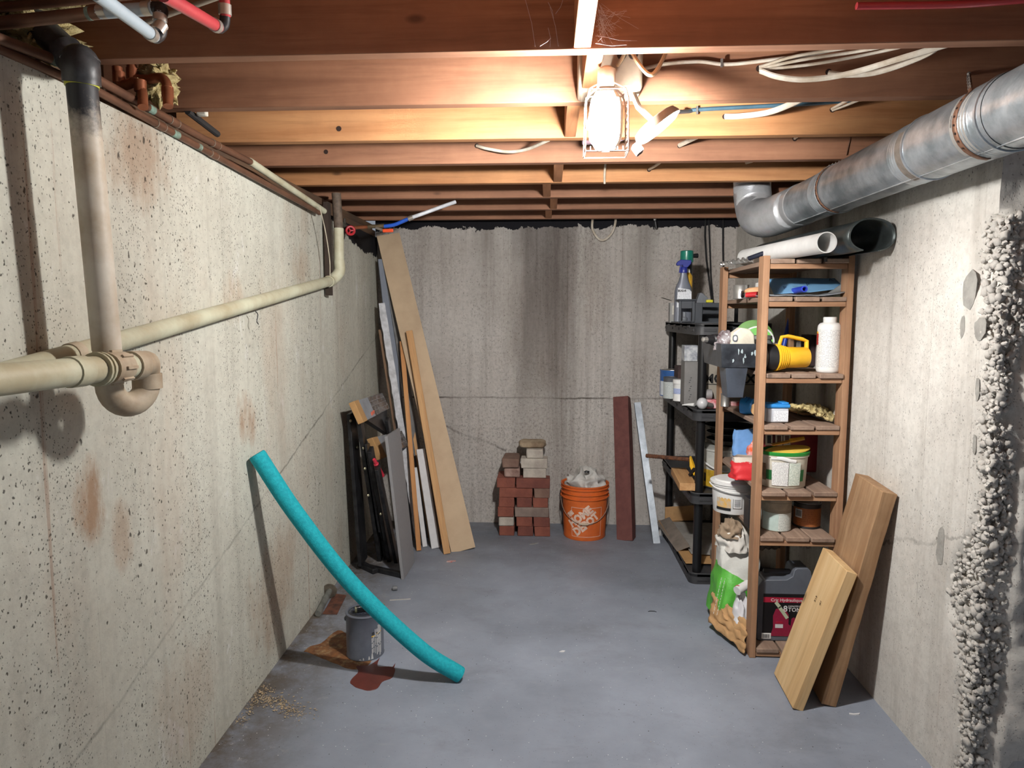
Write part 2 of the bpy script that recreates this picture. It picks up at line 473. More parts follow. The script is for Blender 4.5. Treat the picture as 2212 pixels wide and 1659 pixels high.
# right wall: flat face plus a broken, honeycombed free end
def edge_x(z, s=0):      # where the smooth face stops, as a distance from the wall end
    if z > 1.67: return .006 + .004 * noise.noise(V(z * 9, 1, s))
    return .055 + .05 * noise.noise(V(z * 2.1, 3.3, 0)) + .10 * math.exp(-((z - .62) / .16) ** 2) + .05 * math.exp(-((z - 1.52) / .12) ** 2) + .02 * noise.noise(V(z * 9, 1, s))
mb = MB().box(XR, XR + .28, YE + .30, 4.75, 0, 1.96)
def endface(u, v):
    # u from the smooth face round the corner to the end face, v height
    z = v * 1.96
    if u < .45:
        y = YE + .30 - (u / .45) * .30; x = XR
        d = (y - YE) - edge_x(z)
        if d < 0:
            k = min(1, -d / .03); x += k * (.022 + .02 * abs(noise.noise(V(y * 30, z * 30, 0))))
        elif d > .03: x += .0
        x += .0025 * noise.noise(V(y * 9, z * 9, 4))
        if y < YE + .02: y = YE + .02
        return (x, y, z)
    k = (u - .45) / .55
    x = XR + .03 + k * .25
    n1 = noise.noise(V(x * 7, z * 7, 2)) * .02 + noise.noise(V(x * 22, z * 22, 5)) * .008
    band = max(0, 1 - k / (.30 + .12 * noise.noise(V(z * 3, 9, 1))))
    y = YE + .018 - n1 - .03 * (1 - band) * (1 if band < .2 else 1 - band)
    return (x, y, z)
mb.grid(endface, 60, 150)
WR = struct('wall_right', mb, M_WR, angle=60)
# lumpy mortar on the end face
def mort(u, v):
    z = .02 + v * 1.9; x = XR + .10 + .18 * u + .03 * noise.noise(V(z * 5, 2, 7)) * (1 - u)
    e = min(1, u * 6)
    y = YE - .012 * e + .012 * noise.noise(V(x * 11, z * 11, 6)) * e + .005 * noise.noise(V(x * 40, z * 40, 8)) + (1 - e) * .02
    return (x, y, z)
mo = MB().grid(mort, 20, 90)
struct('mortar_face', mo, M_END, WR, angle=60)
# exposed stones
def stone_mesh(seed):
    b = MB().blob((0, 0, 0), (1.05, .8, .7), 8, 5, .8, 1.9, seed)
    me = bpy.data.meshes.new('stone'); me.from_pydata(b.v, [], b.f)
    for p in me.polygons: p.use_smooth = True
    me.materials.append(M_STONE); return me
SM = [stone_mesh(i) for i in range(8)]
rs = random.Random(3)
stones = []
for i in range(3600):
    z = rs.uniform(.03, 1.665)
    w = edge_x(z)
    u = rs.uniform(-.12, w + .008)
    if u >= 0: p = V(XR + .012 + rs.uniform(-.006, .010), YE + u, z); nrm = V(-1, -.2, 0)
    else:
        if -u > .05 + .05 * noise.noise(V(z * 3, 5, 2)) + .05 * math.exp(-((z - .62) / .2) ** 2): continue
        p = V(XR + .02 - u, YE + .008 + rs.uniform(-.01, .006), z); nrm = V(-.2, -1, 0)
    r = rs.choice((.006, .007, .008, .009, .010, .012, .014))
    if any((p - q).length < .50 * (r + r2) for q, r2, _ in stones): continue
    stones.append((p, r, nrm))
stones.sort(key=lambda t: -t[1])
rest = MB()
for i, (p, r, nrm) in enumerate(stones):
    q = fr(nrm, V(0, rs.uniform(-1, 1), rs.uniform(-1, 1)))
    if i < 300:
        o = bpy.data.objects.new('stone', SM[i % 8]); COL.objects.link(o); o.parent = WR
        m = q.to_4x4() @ Matrix.Diagonal((r, r, r, 1)); m.translation = p; o.matrix_local = m
    else:
        src = SM[i % 8]
        rest.add([p + q @ (v.co * r) for v in src.vertices], [tuple(f.vertices) for f in src.polygons])
if rest.v:
    o = rest.build('stone_bed', M_STONE, WR, angle=60); o['kind'] = 'stuff'
# patches of grey mortar on the smooth face of the right wall
M_PATCH = pl('mortar_patch', (158, 156, 150), .9, 0, .12, 30, .5, 90)
for (px, py, w, h, sd) in ((2095, 625, .035, .055, 1), (2118, 708, .028, .032, 2), (2080, 705, .012, .03, 3), (2032, 1178, .020, .06, 4), (2112, 840, .010, .035, 5), (2106, 960, .008, .03, 6)):
    c = P(px, py, X=XR)
    pts = []
    for k in range(14):
        a = 2 * math.pi * k / 14; rr = 1 + .35 * noise.noise(V(math.cos(a) * 1.5, math.sin(a) * 1.5, sd * 3.3))
        pts.append((math.cos(a) * w * rr, math.sin(a) * h * rr))
    MB().prism(pts, .0014, c, fr((-1, 0, 0), (0, -1, 0))).build('mortar_patch', M_PATCH, WR, angle=20)

# ceiling: boards over joists
CE = struct('ceiling', MB().box(-1.4, 3.2, -1.6, 4.75, ZJ + .235, ZJ + .26), M_SUB)
JY = [-1.2, -.8, -.39, .01, .41, .82, 1.22, 1.613, 1.997, 2.386, 2.758, 3.165, 3.552, 3.946, 4.317]
for i, y in enumerate(JY):
    dz = .006 * noise.noise(V(i * 1.7, 0, 0))
    # the long boards are not quite straight: they climb a little to the right as in the photograph
    mb = MB().box(-1.30, 1.60 if y > YE - .4 else 3.1, y, y + .038, ZJ, ZJ + .234)
    mb.build('joist', M_JOIST if i not in (9, 11) else M_JOISTB, CE, bevel=.002)
for k, (px, py) in enumerate(((1266, 40), (1283, 135), (1236, 258), (1206, 375), (1181, 412), (1196, 443), (1185, 462))):
    x = P(px, py, Z=ZJ).x
    j = (6, 7, 8, 10, 11, 12, 13)[k]
    MB().box(x - .019, x + .019, JY[j] + .039, JY[j + 1] - .001, ZJ + .002, ZJ + .19).build('blocking', M_BLOCK, CE, bevel=.002)
struct('trim_1', MB().box(-1.40, -1.140, -1.6, 4.5, 1.91, 1.955).box(-1.40, -1.16, -1.6, 4.5, 1.956, 1.998).box(-1.46, -1.401, -1.6, 4.75, 1.90, 2.26), M_SILL, bevel=.003)
struct('trim_2', MB().box(XL, 1.5, YB + .012, 4.7, 2.031, ZJ + .23), M_DARK)
struct('trim_3', MB().box(XR + .01, 1.5, YE, 4.5, 1.96, 1.998).box(1.61, 1.66, 1.3, 4.75, 1.90, 2.26), M_SILL)
# ------------------------------------------------------------------ work light under the joists
M_LENS = emit('lit_lens', (1.0, .98, .95), LAMP_E)
M_PANEL = emit('lit_panel', (1.0, .98, .95), DISC_E)
M_TAN = pl('lamp_housing', (186, 168, 148), .6, 0, .1)
M_WIRE = pl('cage_wire', (214, 190, 176), .4, .2, .05)
M_LCLOTH = pl('lamp_rag', (110, 88, 96), .9, 0, .2, 20)
SP, CP, SY, CYW = math.sin(PITCH), math.cos(PITCH), math.sin(YAW), math.cos(YAW)
def XY(px, z, Y):
    """x of the point at depth Y and height z that lies in picture column px"""
    k = px - CX
    return (k * (CYW * CP * Y - SP * (z - CAMZ)) - F * SY * Y) / (F * CYW + k * SY * CP)
def Q(px, z, Y): return V(XY(px, z, Y), Y, z)
def rrect(w, h, r, n=5):
    out = []
    for k in range(4):
        sx, sy = ((1, 1), (-1, 1), (-1, -1), (1, -1))[k]
        for i in range(n + 1):
            a = math.pi / 2 * (k + i / n)
            out.append((sx * (w / 2 - r) + r * math.cos(a), sy * (h / 2 - r) + r * math.sin(a)))
    return out
L0 = LAMP_P
wl = thing('work_light', 'caged work light with a blown-out white lens hanging under the joists', 'lamp', L0 + V(0, 0, -.09))
UP = fr((0, 0, 1), (1, 0, 0))
mb = MB()
prof = [(.012, -.072), (.026, -.066), (.036, -.050), (.040, -.030), (.040, .030), (.036, .050), (.026, .066), (.012, .072)]
mb.lathe(prof, L0, None, 20, True, .62)
# only the room and left side glow; opaque shell added to shade the joists
fa, fb_ = MB(), MB(); fa.v = fb_.v = mb.v
for f in mb.f:
    q = [Vector(mb.v[i]) for i in f]; n_ = (q[1] - q[0]).cross(q[2] - q[0])
    c_ = sum(q, V(0, 0, 0)) / len(q) - L0
    if n_.dot(c_) < 0: n_ = -n_
    n_.normalize()
    (fa if n_.dot(V(-.80, -.62, -.25)) > .02 and n_.z < .75 else fb_).f.append(f)
fa.build('lens', M_LENS, wl); fb_.build('shell', M_TAN, wl)
# added fill lens, unseen behind the lamp, brightens the back of the room
rl = L0 + V(0, .052, -.006)
rm_ = fr((0, 1, -.30), (1, 0, 0))
MB().prism(rrect(.078, .062, .012), .014, rl, rm_).build('fill_housing', M_TAN, wl, bevel=.002)  # opaque backing for the added fill lens
MB().box(rl.x - .039, rl.x + .039, rl.y, rl.y + .150, rl.z + .036, rl.z + .040).build('fill_visor', M_TAN, wl, bevel=.001)  # added plate, blocks the fill lens's light from the nearest joists
MB().prism(rrect(.074, .050, .010), .002, rl + rm_ @ V(0, 0, .0142), rm_).build('fill_lens', emit('lit_fill_lens', (1.0, .98, .95), FILL_E), wl)
# wire cage round the lens
cg = MB()
def ring(z, w, d, r=.0014):
    pts = [L0 + V(x, y, z) for x, y in ((-w, -d), (w, -d), (w, d), (-w, d), (-w, -d))]
    for a, b in zip(pts, pts[1:]): cg.tube([a, b], r, 6)
for k, z in enumerate([-.076, -.062, -.048, -.034, -.018, -.002, .014, .030, .046, .062]):
    w = .050 if z < .05 else .042
    # side rungs only, so the glowing front stays open
    for sx in (-1, 1): cg.tube([L0 + V(sx * w, -.034, z), L0 + V(sx * w, .034, z)], .0014, 6)
ring(-.080, .052, .036); ring(.066, .044, .03)
for sx in (-1, 1):
    for sy in (-1, 1):
        cg.tube([L0 + V(sx * .052, sy * .036, -.080), L0 + V(sx * .05, sy * .034, .04), L0 + V(sx * .044, sy * .03, .066), L0 + V(sx * .012, sy * .01, .088)], .0016, 6)
for k in range(-3, 4): cg.tube([L0 + V(k * .013, -.036, -.080), L0 + V(k * .013, -.03, -.068)], .0013, 6)
cg.build('cage', M_WIRE, wl)
bx = P(1318, 180, Y=1.90)
MB().lathe([(.018, .078), (.022, .084), (.022, .118), (.012, .125)], L0, None, 16).build('socket', M_TAN, wl)
MB().tube([L0 + V(0, 0, .12), L0 + V(.01, .06, .14), L0 + V(.02, .15, .15)], .009, 10).build('swivel_arm', M_TAN, wl)
hb = MB().box(bx.x - .085, bx.x + .085, 1.885, 1.992, ZJ - .005, ZJ + .125).build('junction_box', M_TAN, wl, bevel=.012)
for dx in (.028, .058):
    MB().lathe([(.013, 0), (.013, .006), (.009, .006), (.009, .002)], (bx.x + dx, 1.884, ZJ + .085), fr((0, -1, 0)), 14).build('knockout', pl('knockout_dark', (60, 50, 46), .6), hb)
# round second panel
dc = P(1423, 277, Y=1.84)
dn = V(.60, -.03, -.79).normalized()
dm = fr(dn, (0, 1, 0))
pn = thing('led_panel', 'round light panel tilted on edge right of the caged work light', 'lamp', dc)
MB().lathe([(.050, -.024), (.060, -.02), (.066, -.006), (.066, 0), (.058, 0)], dc, dm, 28).build('housing', M_TAN, pn)
MB().lathe([(.057, 0.0), (.055, .0035)], dc, dm, 28).build('panel_lens', M_PANEL, pn)
MB().cbox(P(1377, 322, Y=1.86), (.035, .02, .028), dm).build('clamp', pl('clamp_brown', (120, 96, 92), .6), pn, bevel=.003)
MB().tube([dc - dn * .02, dc - dn * .05 + V(-.02, .02, .02), V(bx.x + .06, 1.93, ZJ + .01)], .008, 8).build('swivel_arm', M_TAN, pn)
# ------------------------------------------------------------------ pipes on the left wall
M_PVC = pl('painted_drain_pipe', (186, 172, 150), .6, 0, .12, 9, .15, 60, rgb2=(150, 130, 106))
M_PVCG = pl('greenish_painted_pipe', (196, 196, 172), .55, 0, .1, 7, .15, 50, rgb2=(168, 158, 130))
M_ABS = pl('black_drain_pipe', (38, 38, 40), .45, 0, .2, 20, .1, 60, rgb2=(70, 70, 72))
M_COP = pl('dull_copper', (124, 88, 68), .5, .4, .15, 11, .12, 60, rgb2=(104, 74, 58))
M_COPB = pl('bright_copper', (166, 104, 72), .4, .5, .1, 14, .1, 60, rgb2=(134, 76, 50))
M_PATINA = pl('green_patina', (132, 160, 146), .8, 0, .2, 60, .3, 80, rgb2=(96, 88, 72))
M_SOLDER = pl('solder_ring', (176, 166, 152), .4, .6)
M_INS = pl('yellow_insulation', (206, 190, 138), .95, 0, .2, 45, 1.0, 160, rgb2=(150, 132, 86))
M_PEXG = pl('grey_tubing', (168, 180, 188), .35, 0, .05)
M_PEXR = pl('red_tubing', (176, 60, 66), .35, 0, .08)
M_CRIMP = pl('crimp_ring', (190, 182, 172), .35, .7, .1)
M_BLK = pl('black_plastic', (30, 30, 33), .42, 0, .15)

def stack_mat():
    t = NT('stack_pipe_paint'); v = t.co(); sep = t.n('ShaderNodeSeparateXYZ', i_Vector=v)
    j = t.math('MULTIPLY', t.math('SUBTRACT', t.noise(v, 26, 6, .75), .5), .16)
    f = t.n('ShaderNodeMapRange', i_Value=t.math('ADD', sep.outputs[2], j)); f.inputs[1].default_value = .42; f.inputs[2].default_value = .50
    base = t.mix(t.ramp(t.noise(v, 9, 5), [(.4, 0.0), (.65, 1.0)]), lin(196, 188, 174), lin(164, 148, 126))
    col = t.mix(f.outputs[0], base, lin(44, 45, 48))
    t.bump(t.noise(v, 60, 3), .12, .003)
    return t.fin(col, .55, 0.0)
sb, st_ = P(231, 756, X=-.945), P(177, 186, X=-.945)
ds = thing('drain_stack', 'vertical drain pipe, black above and cream below, on left wall', 'pipe', sb)
MB().tube([sb, st_], .0285, 24).build('pipe', stack_mat(), ds)
MB().tube([st_ + V(0, 0, -.002), st_ + V(0, 0, .006)], .031, 24).build('glue_ring', pl('glue_yellow', (190, 190, 70), .4), ds)
el = [st_ + V(0, 0, .004), st_ + V(0, 0, .045), P(168, 140, Y=1.47), P(140, 108, Y=1.48)]
MB().tube(smooth_path(el, 6), .0345, 24).build('elbow', M_ABS, ds)
for q, r in ((st_ + V(0, 0, .05), .0355),): MB().tube([q, q + V(0, 0, .004)], r, 24).build('elbow_seam', M_ABS, ds)
MB().tube([P(144, 112, Y=1.48), P(70, 45, Y=1.50), P(5, -12, Y=1.52)], .031, 24).build('upper_pipe', M_ABS, ds)

# P-trap
ll, lb, lr, et = V(-.945, sb.y, sb.z), P(278, 866, X=-.93), P(318, 822, X=-.915), P(296, 788, X=-.895)
pt = thing('drain_trap', 'cream drain trap with a round bend and a union nut below the stack', 'pipe', lb + V(0, 0, -.03))
u = [ll + V(0, 0, .01), ll + V(0, 0, -.05)]
c1 = (ll + lr) / 2
n = 14; z0 = min(ll.z - .05, lr.z)
a0, a1 = V(ll.x, ll.y, z0), V(lr.x, lr.y, z0); hc = (a0 + a1) / 2; hv = (a1 - a0) / 2
bend = [hc - hv * math.cos(math.pi * k / n) + V(0, 0, -hv.length * 1.02 * math.sin(math.pi * k / n)) for k in range(n + 1)]
MB().tube([ll + V(0, 0, .01)] + bend, .0275, 20).build('trap_bend', M_PVC, pt)
p_out = [P(0, 812, X=-.875) + V(0, -.25, -.004), P(0, 812, X=-.875), P(245, 787, X=-.885)]
top = [bend[-1], bend[-1] + V(0, 0, .02)]
elb = smooth_path([bend[-1] + V(0, 0, .005), V(lr.x, lr.y, et.z - .02), V(lr.x + .012, lr.y - .02, et.z), V(-.888, lr.y - .075, et.z)], 6)
MB().tube(elb, .0275, 20).build('elbow', M_PVC, pt)
for q in (bend[-1], ll + V(0, 0, -.03)): MB().tube([q + V(0, 0, -.018), q + V(0, 0, .016)], .0315, 20).build('hub', M_PVC, pt)
e2 = elb[-1]; d = (p_out[0] - e2).normalized()
MB().tube([e2, p_out[0]], .0265, 20).build('outlet_pipe', M_PVCG, pt)
MB().tube([e2 + d * -.004, e2 + d * .03], .0315, 20).build('hub', M_PVC, pt)
nut = e2 + d * .055
MB().tube([nut, nut + d * .055], .032, 20).build('union_nut', M_PVC, pt)
for k in range(8):
    a = 2 * math.pi * k / 8; m = fr(d)
    o = m @ V(math.cos(a) * .033, math.sin(a) * .033, 0)
    MB().cbox(nut + d * .02 + o, (.006, .006, .035), fr(d, o)).build('nut_rib', M_PVC, pt)
for k in (.07, .082): MB().tube([nut + d * k, nut + d * (k + .006)], .034, 20).build('collar', M_PVCG, pt)
MB().tube([nut + d * .125, nut + d * .165], .0295, 20).build('coupling', M_PVCG, pt)

# sloping waste pipe along the wall
wp = thing('waste_pipe', 'long pale green waste pipe sloping up along left wall to a riser', 'pipe', P(0, 810, X=-1.04))
pe = P(716, 606, X=-1.068)
MB().tube([P(0, 812, X=-1.040) + (P(0, 812, X=-1.040) - P(350, 711, X=-1.05)) * 2.2 + V(.03, 0, 0), P(0, 812, X=-1.040), P(20, 806, X=-1.040), P(350, 711, X=-1.05), pe], .0245, 20).build('sloping_pipe', M_PVCG, wp)
r1, r2 = P(723, 580, X=-1.035), P(715, 462, X=-1.035)
r1 = V(-1.04, pe.y + .04, r1.z)
r2 = V(-1.04, pe.y + .045, 1.83)
MB().tube(smooth_path([pe + (pe - P(600, 640, X=-1.055)).normalized() * -.05, pe, r1 + V(0, 0, -.01), r1 + V(0, 0, .045)], 7), .0275, 20).build('elbow', M_PVCG, wp)
MB().tube([r1 + V(0, 0, .03), r2], .025, 20).build('riser', M_PVCG, wp)
MB().tube([r2 + V(0, 0, -.004), r2 + V(-.01, .01, .17)], .0225, 20).build('bare_riser', pl('weathered_pipe', (112, 96, 82), .7, 0, .25, 30), wp)
MB().tube([P(151, 768, X=-1.043), P(168, 763, X=-1.043)], .027, 16).build('hub', M_PVC, wp)
MB().tube(smooth_path([P(690, 445, X=-1.03), P(703, 500, X=-1.03), P(712, 560, X=-1.03), P(713, 595, X=-1.03)]), .0025, 6).build('wire_tie', pl('pale_wire', (190, 180, 160), .6), wp)
MB().box(-1.094, -1.072, pe.y - .015, pe.y + .03, 1.50, 1.95).build('backing_strip', pl('dark_strip', (58, 46, 38), .9), wp)

MB().tube(smooth_path([P(552, 672, X=-1.045), P(557, 680, X=-1.045), P(555, 694, X=-1.045), P(558, 700, X=-1.045)]), .0018, 6).build('hook', M_BLK, wp)
# copper supply pipes
def pipe(name, label, pts, r, mat, patches=(), group=None, n=12, rings=()):
    pts = [Vector(p) for p in pts]
    th = thing(name, label, 'pipe', pts[0], group)
    MB().tube(pts, r, n).build('tube', mat, th)
    L = [(pts[i], pts[i + 1]) for i in range(len(pts) - 1)]
    for (i, t0, t1) in patches:
        a, b = L[i]; MB().tube([a.lerp(b, t0), a.lerp(b, t1)], r * 1.03, n).build('patina', M_PATINA, th)
    for (i, t0) in rings:
        a, b = L[i]; q = a.lerp(b, t0); d = (b - a).normalized()
        MB().tube([q - d * .018, q + d * .018], r * 1.16, n).build('coupling', mat, th)
        for s in (-1, 1): MB().tube([q + d * s * .018, q + d * s * .021], r * 1.18, n).build('solder_ring', M_SOLDER, th)
    return th
PX = -1.062
pipe('copper_pipe', 'upper dull copper pipe running along the top of left wall', [P(-60, 62, X=PX), P(140, 138, X=PX), P(202, 167, X=PX), P(440, 300, X=PX), P(545, 352, X=PX)], .0115, M_COP,
     [(2, .42, .47), (0, .80, .95)], rings=[(2, .66), (3, .2)])
pipe('copper_pipe', 'lower dull copper pipe running along the top of left wall', [P(-60, 82, X=-1.07), P(208, 196, X=-1.07), P(480, 345, X=-1.07), P(690, 460, X=-1.07)], .0105, M_COP, [(1, .52, .57), (1, .74, .77)], rings=[(1, .42), (1, .9)])
pipe('painted_pipe', 'thin pale green pipe under the far joists on left wall', [P(540, 349, X=PX), P(700, 456, X=PX)], .0135, M_PVCG)
def stub(label, pts, r=.0125, fit=()):
    th = thing('copper_elbow', label, 'pipe', pts[0], 'copper drops by the insulation')
    MB().tube(smooth_path(pts, 5), r, 12).build('tube', M_COPB, th)
    for q, dd in fit: MB().tube([Vector(q) - Vector(dd) * .014, Vector(q) + Vector(dd) * .014], r * 1.22, 12).build('fitting', M_COPB, th)
YS = 1.76
stub('bent copper drop pipe nearest the black stack', [P(253, 145, Y=YS), P(256, 172, Y=YS), P(268, 184, Y=YS), P(292, 178, Y=YS), P(306, 195, Y=YS), P(309, 232, Y=YS - .02)], .0125, [(P(257, 168, Y=YS), (0, 0, 1)), (P(303, 186, Y=YS), (0, 0, 1))])
stub('bent copper drop pipe half wrapped in insulation', [P(284, 140, Y=YS + .05), P(290, 168, Y=YS + .05), P(318, 172, Y=YS + .05), P(348, 168, Y=YS + .05), P(361, 186, Y=YS + .04), P(363, 230, Y=YS + .02)], .0125, [(P(286, 160, Y=YS + .05), (0, 0, 1)), (P(362, 200, Y=YS + .04), (0, 0, 1))])
def wool(name, label, c, r, seed, n=40, amp=.8, parent=None, flatb=None):
    mb = MB().blob(c, r, n, 24, amp, 3.5, seed, flatb=flatb)
    rr = random.Random(seed)
    for k in range(26):      # loose tufts
        a = rr.uniform(0, 6.28); b = rr.uniform(-1, 1)
        q = Vector(c) + V(math.cos(a) * r[0] * .9, math.sin(a) * r[1] * .9, b * r[2] * .8)
        e = q + V(rr.uniform(-1, 1), rr.uniform(-1, 1), rr.uniform(-1, .4)) * .02
        mb.tube([q, (q + e) / 2 + V(0, 0, .004), e], [.006, .005, .002], 5)
    o = mb.build(name, M_INS, angle=70)
    return tag(o, label, 'insulation')
wool('insulation', 'torn yellow insulation wad stuffed round the copper drops', P(338, 178, Y=1.86), (.045, .05, .05), 3)
wool('insulation', 'yellow insulation above the black pipe elbow in the corner', P(40, 76, Y=1.52), (.10, .08, .05), 5)
wool('insulation', 'yellow insulation tuft poking out over the joist above the pipes', P(30, 4, Y=1.50), (.12, .05, .03), 8)
tag(MB().cbox(P(437, 243, Y=2.05), (.030, .02, .022)).build('paper_scrap', pl('white_scrap', (214, 210, 196), .8), bevel=.004), 'white scrap of foam tucked under the third joist by left wall', 'scrap')
tag(MB().tube([P(405, 240, Y=2.02), P(470, 290, Y=2.2)], .010, 8).build('black_strap', pl('old_rubber', (42, 40, 40), .8)), 'black rubber strip over the pipes under the third joist', 'strap')

# plumbing at the top left corner
pipe('copper_pipe', 'dull copper pipe crossing the upper left corner with a grey coupling', [P(-40, 54, Y=1.36), P(215, 27, Y=1.36)], .0125, M_COP, [(0, .90, .93)])
tf = thing('grey_fitting', 'grey pipe sleeve and elbow joining the corner copper pipe', 'pipe', P(250, 22, Y=1.36))
MB().tube([P(212, 27, Y=1.36), P(338, 18, Y=1.36)], .0125, 14).build('sleeve', M_PEXG, tf)
for x in (222, 318): MB().tube([P(x - 8, 26 - (x - 212) * .07, Y=1.36), P(x + 9, 25 - (x - 212) * .07, Y=1.36)], .0138, 14).build('crimp_ring', M_CRIMP, tf)
MB().tube(smooth_path([P(334, 18, Y=1.36), P(348, 20, Y=1.355), P(347, 34, Y=1.35)], 5), .0125, 14).build('elbow', M_BLK, tf)
MB().tube([P(347, 30, Y=1.35), P(342, 72, Y=1.34)], .0115, 14).build('drop', M_PEXG, tf)
for y in (38, 62): MB().tube([P(347 - (y - 30) * .12, y - 6, Y=1.345), P(346 - (y - 30) * .12, y + 8, Y=1.345)], .0132, 14).build('crimp_ring', M_CRIMP, tf)
pipe('copper_pipe', 'brown copper pipe along the top edge above the grey sleeve', [P(-40, 20, Y=1.45), P(310, -14, Y=1.45)], .010, M_COP)
pipe('thin_pipe', 'thin grey pipe rising beyond the grey fitting to the first joist', [P(316, 48, Y=1.50), P(470, -6, Y=1.50)], .006, pl('thin_grey_pipe', (150, 138, 122), .5))
def tubing(name, label, a, b, c, mat):
    th = thing(name, label, 'pipe', b)
    d = (Vector(a) - Vector(b)).normalized()
    MB().tube([a, b], .0115, 14).build('tube', mat, th)
    MB().tube([Vector(b) + d * .008, Vector(b) + d * .028], .0133, 14).build('crimp_ring', M_CRIMP, th)
    MB().tube(smooth_path([Vector(b) + d * .006, Vector(b) - d * .014, Vector(b) - d * .018 + V(.004, .008, .012), Vector(b) - d * .014 + V(.006, .012, .03)], 4), .0105, 12).build('elbow', M_BLK, th)
    MB().tube([Vector(b) - d * .014 + V(.006, .012, .026), c], .0105, 12).build('riser', mat, th)
    e = Vector(b) - d * .014 + V(.006, .012, .03)
    MB().tube([e, e + (Vector(c) - e).normalized() * .02], .0128, 12).build('crimp_ring', M_CRIMP, th)
tubing('grey_tubing', 'grey plastic water tube slanting down to a black elbow', P(205, -16, Y=1.06), P(332, 78, Y=1.32), P(343, 62, Y=1.34), M_PEXG)
tubing('red_tubing', 'red plastic water tube slanting down to a black elbow', P(352, -12, Y=1.12), P(471, 58, Y=1.40), P(484, -20, Y=1.42), M_PEXR)
tag(MB().tube(smooth_path([P(1850, 13, Y=1.56), P(1930, 12, Y=1.56), P(2080, 9, Y=1.56), P(2250, -4, Y=1.55)]), .0075, 10).build('red_tubing', M_PEXR), 'red plastic tube running along the first joist at upper right', 'pipe')

# valve at the far end of left wall
vc = P(752, 492, X=-1.03)
vx = vc.y
va = thing('water_valve', 'old tap with red wheel and orange lever at the far left corner', 'valve', vc)
M_BRASS = pl('old_brass', (120, 104, 80), .5, .6, .2, 30)
M_RUSTY = pl('dark_valve', (66, 60, 52), .7, .3, .2, 30)
G = lambda px, py, dy=0: P(px, py, Y=vx + dy)
MB().tube(smooth_path([G(724, 466), G(738, 482), G(750, 494), G(756, 496)]), .014, 12).build('body', M_RUSTY, va)
MB().tube([G(738, 486), G(742, 510), G(740, 516)], .010, 10).build('spout', M_RUSTY, va)
MB().tube([G(745, 486), G(744, 472)], .006, 8).build('stem', M_RUSTY, va)
wm = fr((.4, -.8, -.2)); wc = G(757, 498, -.03)
ring_p = [wc + wm @ V(math.cos(a) * .020, math.sin(a) * .020, 0) for a in [2 * math.pi * k / 20 for k in range(21)]]
w_ = MB().tube(ring_p, .0065, 8, False)
for k in range(3):
    a = k * 2.09; w_.tube([wc, wc + wm @ V(math.cos(a) * .02, math.sin(a) * .02, 0)], .004, 6)
w_.build('wheel', pl('red_wheel', (180, 34, 44), .4), va)
MB().tube([G(764, 492), G(797, 490)], .009, 12).build('copper_stub', M_COPB, va)
MB().tube([G(795, 490), G(803, 489)], .0125, 10).tube([G(803, 489), G(820, 489)], .010, 10).tube([G(818, 489), G(830, 488)], .0115, 10).build('ball_valve', M_BRASS, va)
MB().cbox(G(838, 498, -.02), (.055, .007, .018), Matrix.Rotation(-.03, 3, 'Y')).build('lever', pl('orange_lever', (236, 84, 40), .4), va, bevel=.003)
MB().tube([G(812, 492, -.01), G(826, 497, -.02)], .006, 8).build('lever_arm', M_CRIMP, va)
he = P(984, 436, Z=1.985)
mid = G(886, 471)
th = thing('water_hose', 'blue and white water tube rising from the valve to the joists', 'hose', G(832, 490))
MB().tube(smooth_path([G(830, 489), G(850, 486), G(868, 479), mid]), .0095, 12).build('blue_tube', pl('blue_tube', (40, 92, 200), .35), th)
q = G(940, 450).lerp(he, .3)
MB().tube(smooth_path([mid, G(912, 462), V(q.x, (vx + he.y) / 2, q.z), he]), .0095, 12).build('white_tube', pl('white_tube', (214, 216, 222), .35), th)
MB().tube([G(882, 473), G(892, 469)], .0125, 12).build('crimp_ring', M_CRIMP, th)

# ------------------------------------------------------------------ leaning boards in the far left corner
M_MDF = pl('beige_board', (196, 172, 142), .75, 0, .05, 6, .05, 60, rgb2=(182, 158, 130))
M_MDFE = M_MDF
M_STRIP = wood('strip_wood', (206, 162, 112), (184, 136, 88), 'z', 1.2, .7)
M_STRIPO = wood('strip_wood_orange', (204, 148, 92), (178, 118, 68), 'z', 1.2, .7)
M_WHITE = pl('white_paint', (214, 213, 214), .6, 0, .06)
M_GREYB = pl('grey_blue_board', (128, 134, 146), .7, 0, .06)
M_GREYP = pl('grey_panel', (140, 139, 141), .6, 0, .03, 60)
M_BROWNB = pl('brown_board_face', (120, 104, 90), .8, 0, .08)
wd = P(1022, 1182, Z=0) - P(980, 1195, Z=0)
b0 = P(1001, 1189, Z=.001)
tp = P(838, 507, Y=4.42)
tag(board('wide_board', M_MDF, b0, tp, .148, .016, V(1, .28, 0)), 'wide beige board leaning into the far left corner', 'board')
def lean(name, label, mat, pb, pt, w, t, wdir, cat='board', **k):
    return tag(board(name, mat, pb, pt, w, t, wdir, **k), label, cat)
lean('wood_strip', 'narrow light wood strip leaning in front of the wide beige board', M_STRIP, P(966, 1196, Z=.001), P(884, 715, Y=4.21), .040, .022, V(1, .1, 0))
lean('wood_strip', 'orange-brown wood strip left of the white board', M_STRIPO, P(905, 1189, Z=.001), P(868, 738, Y=4.26), .028, .028, V(1, .2, 0))
lean('wood_strip', 'pale thin wood strip standing behind the narrow light strip', M_STRIP, P(930, 1168, Z=.001), P(868, 770, Y=4.36), .020, .012, V(1, .2, 0))
lean('white_board', 'short white board with a brown face among the leaning strips', M_WHITE, P(941, 1184, Z=.001), P(908, 970, Y=4.10), .052, .018, V(1, .35, 0))
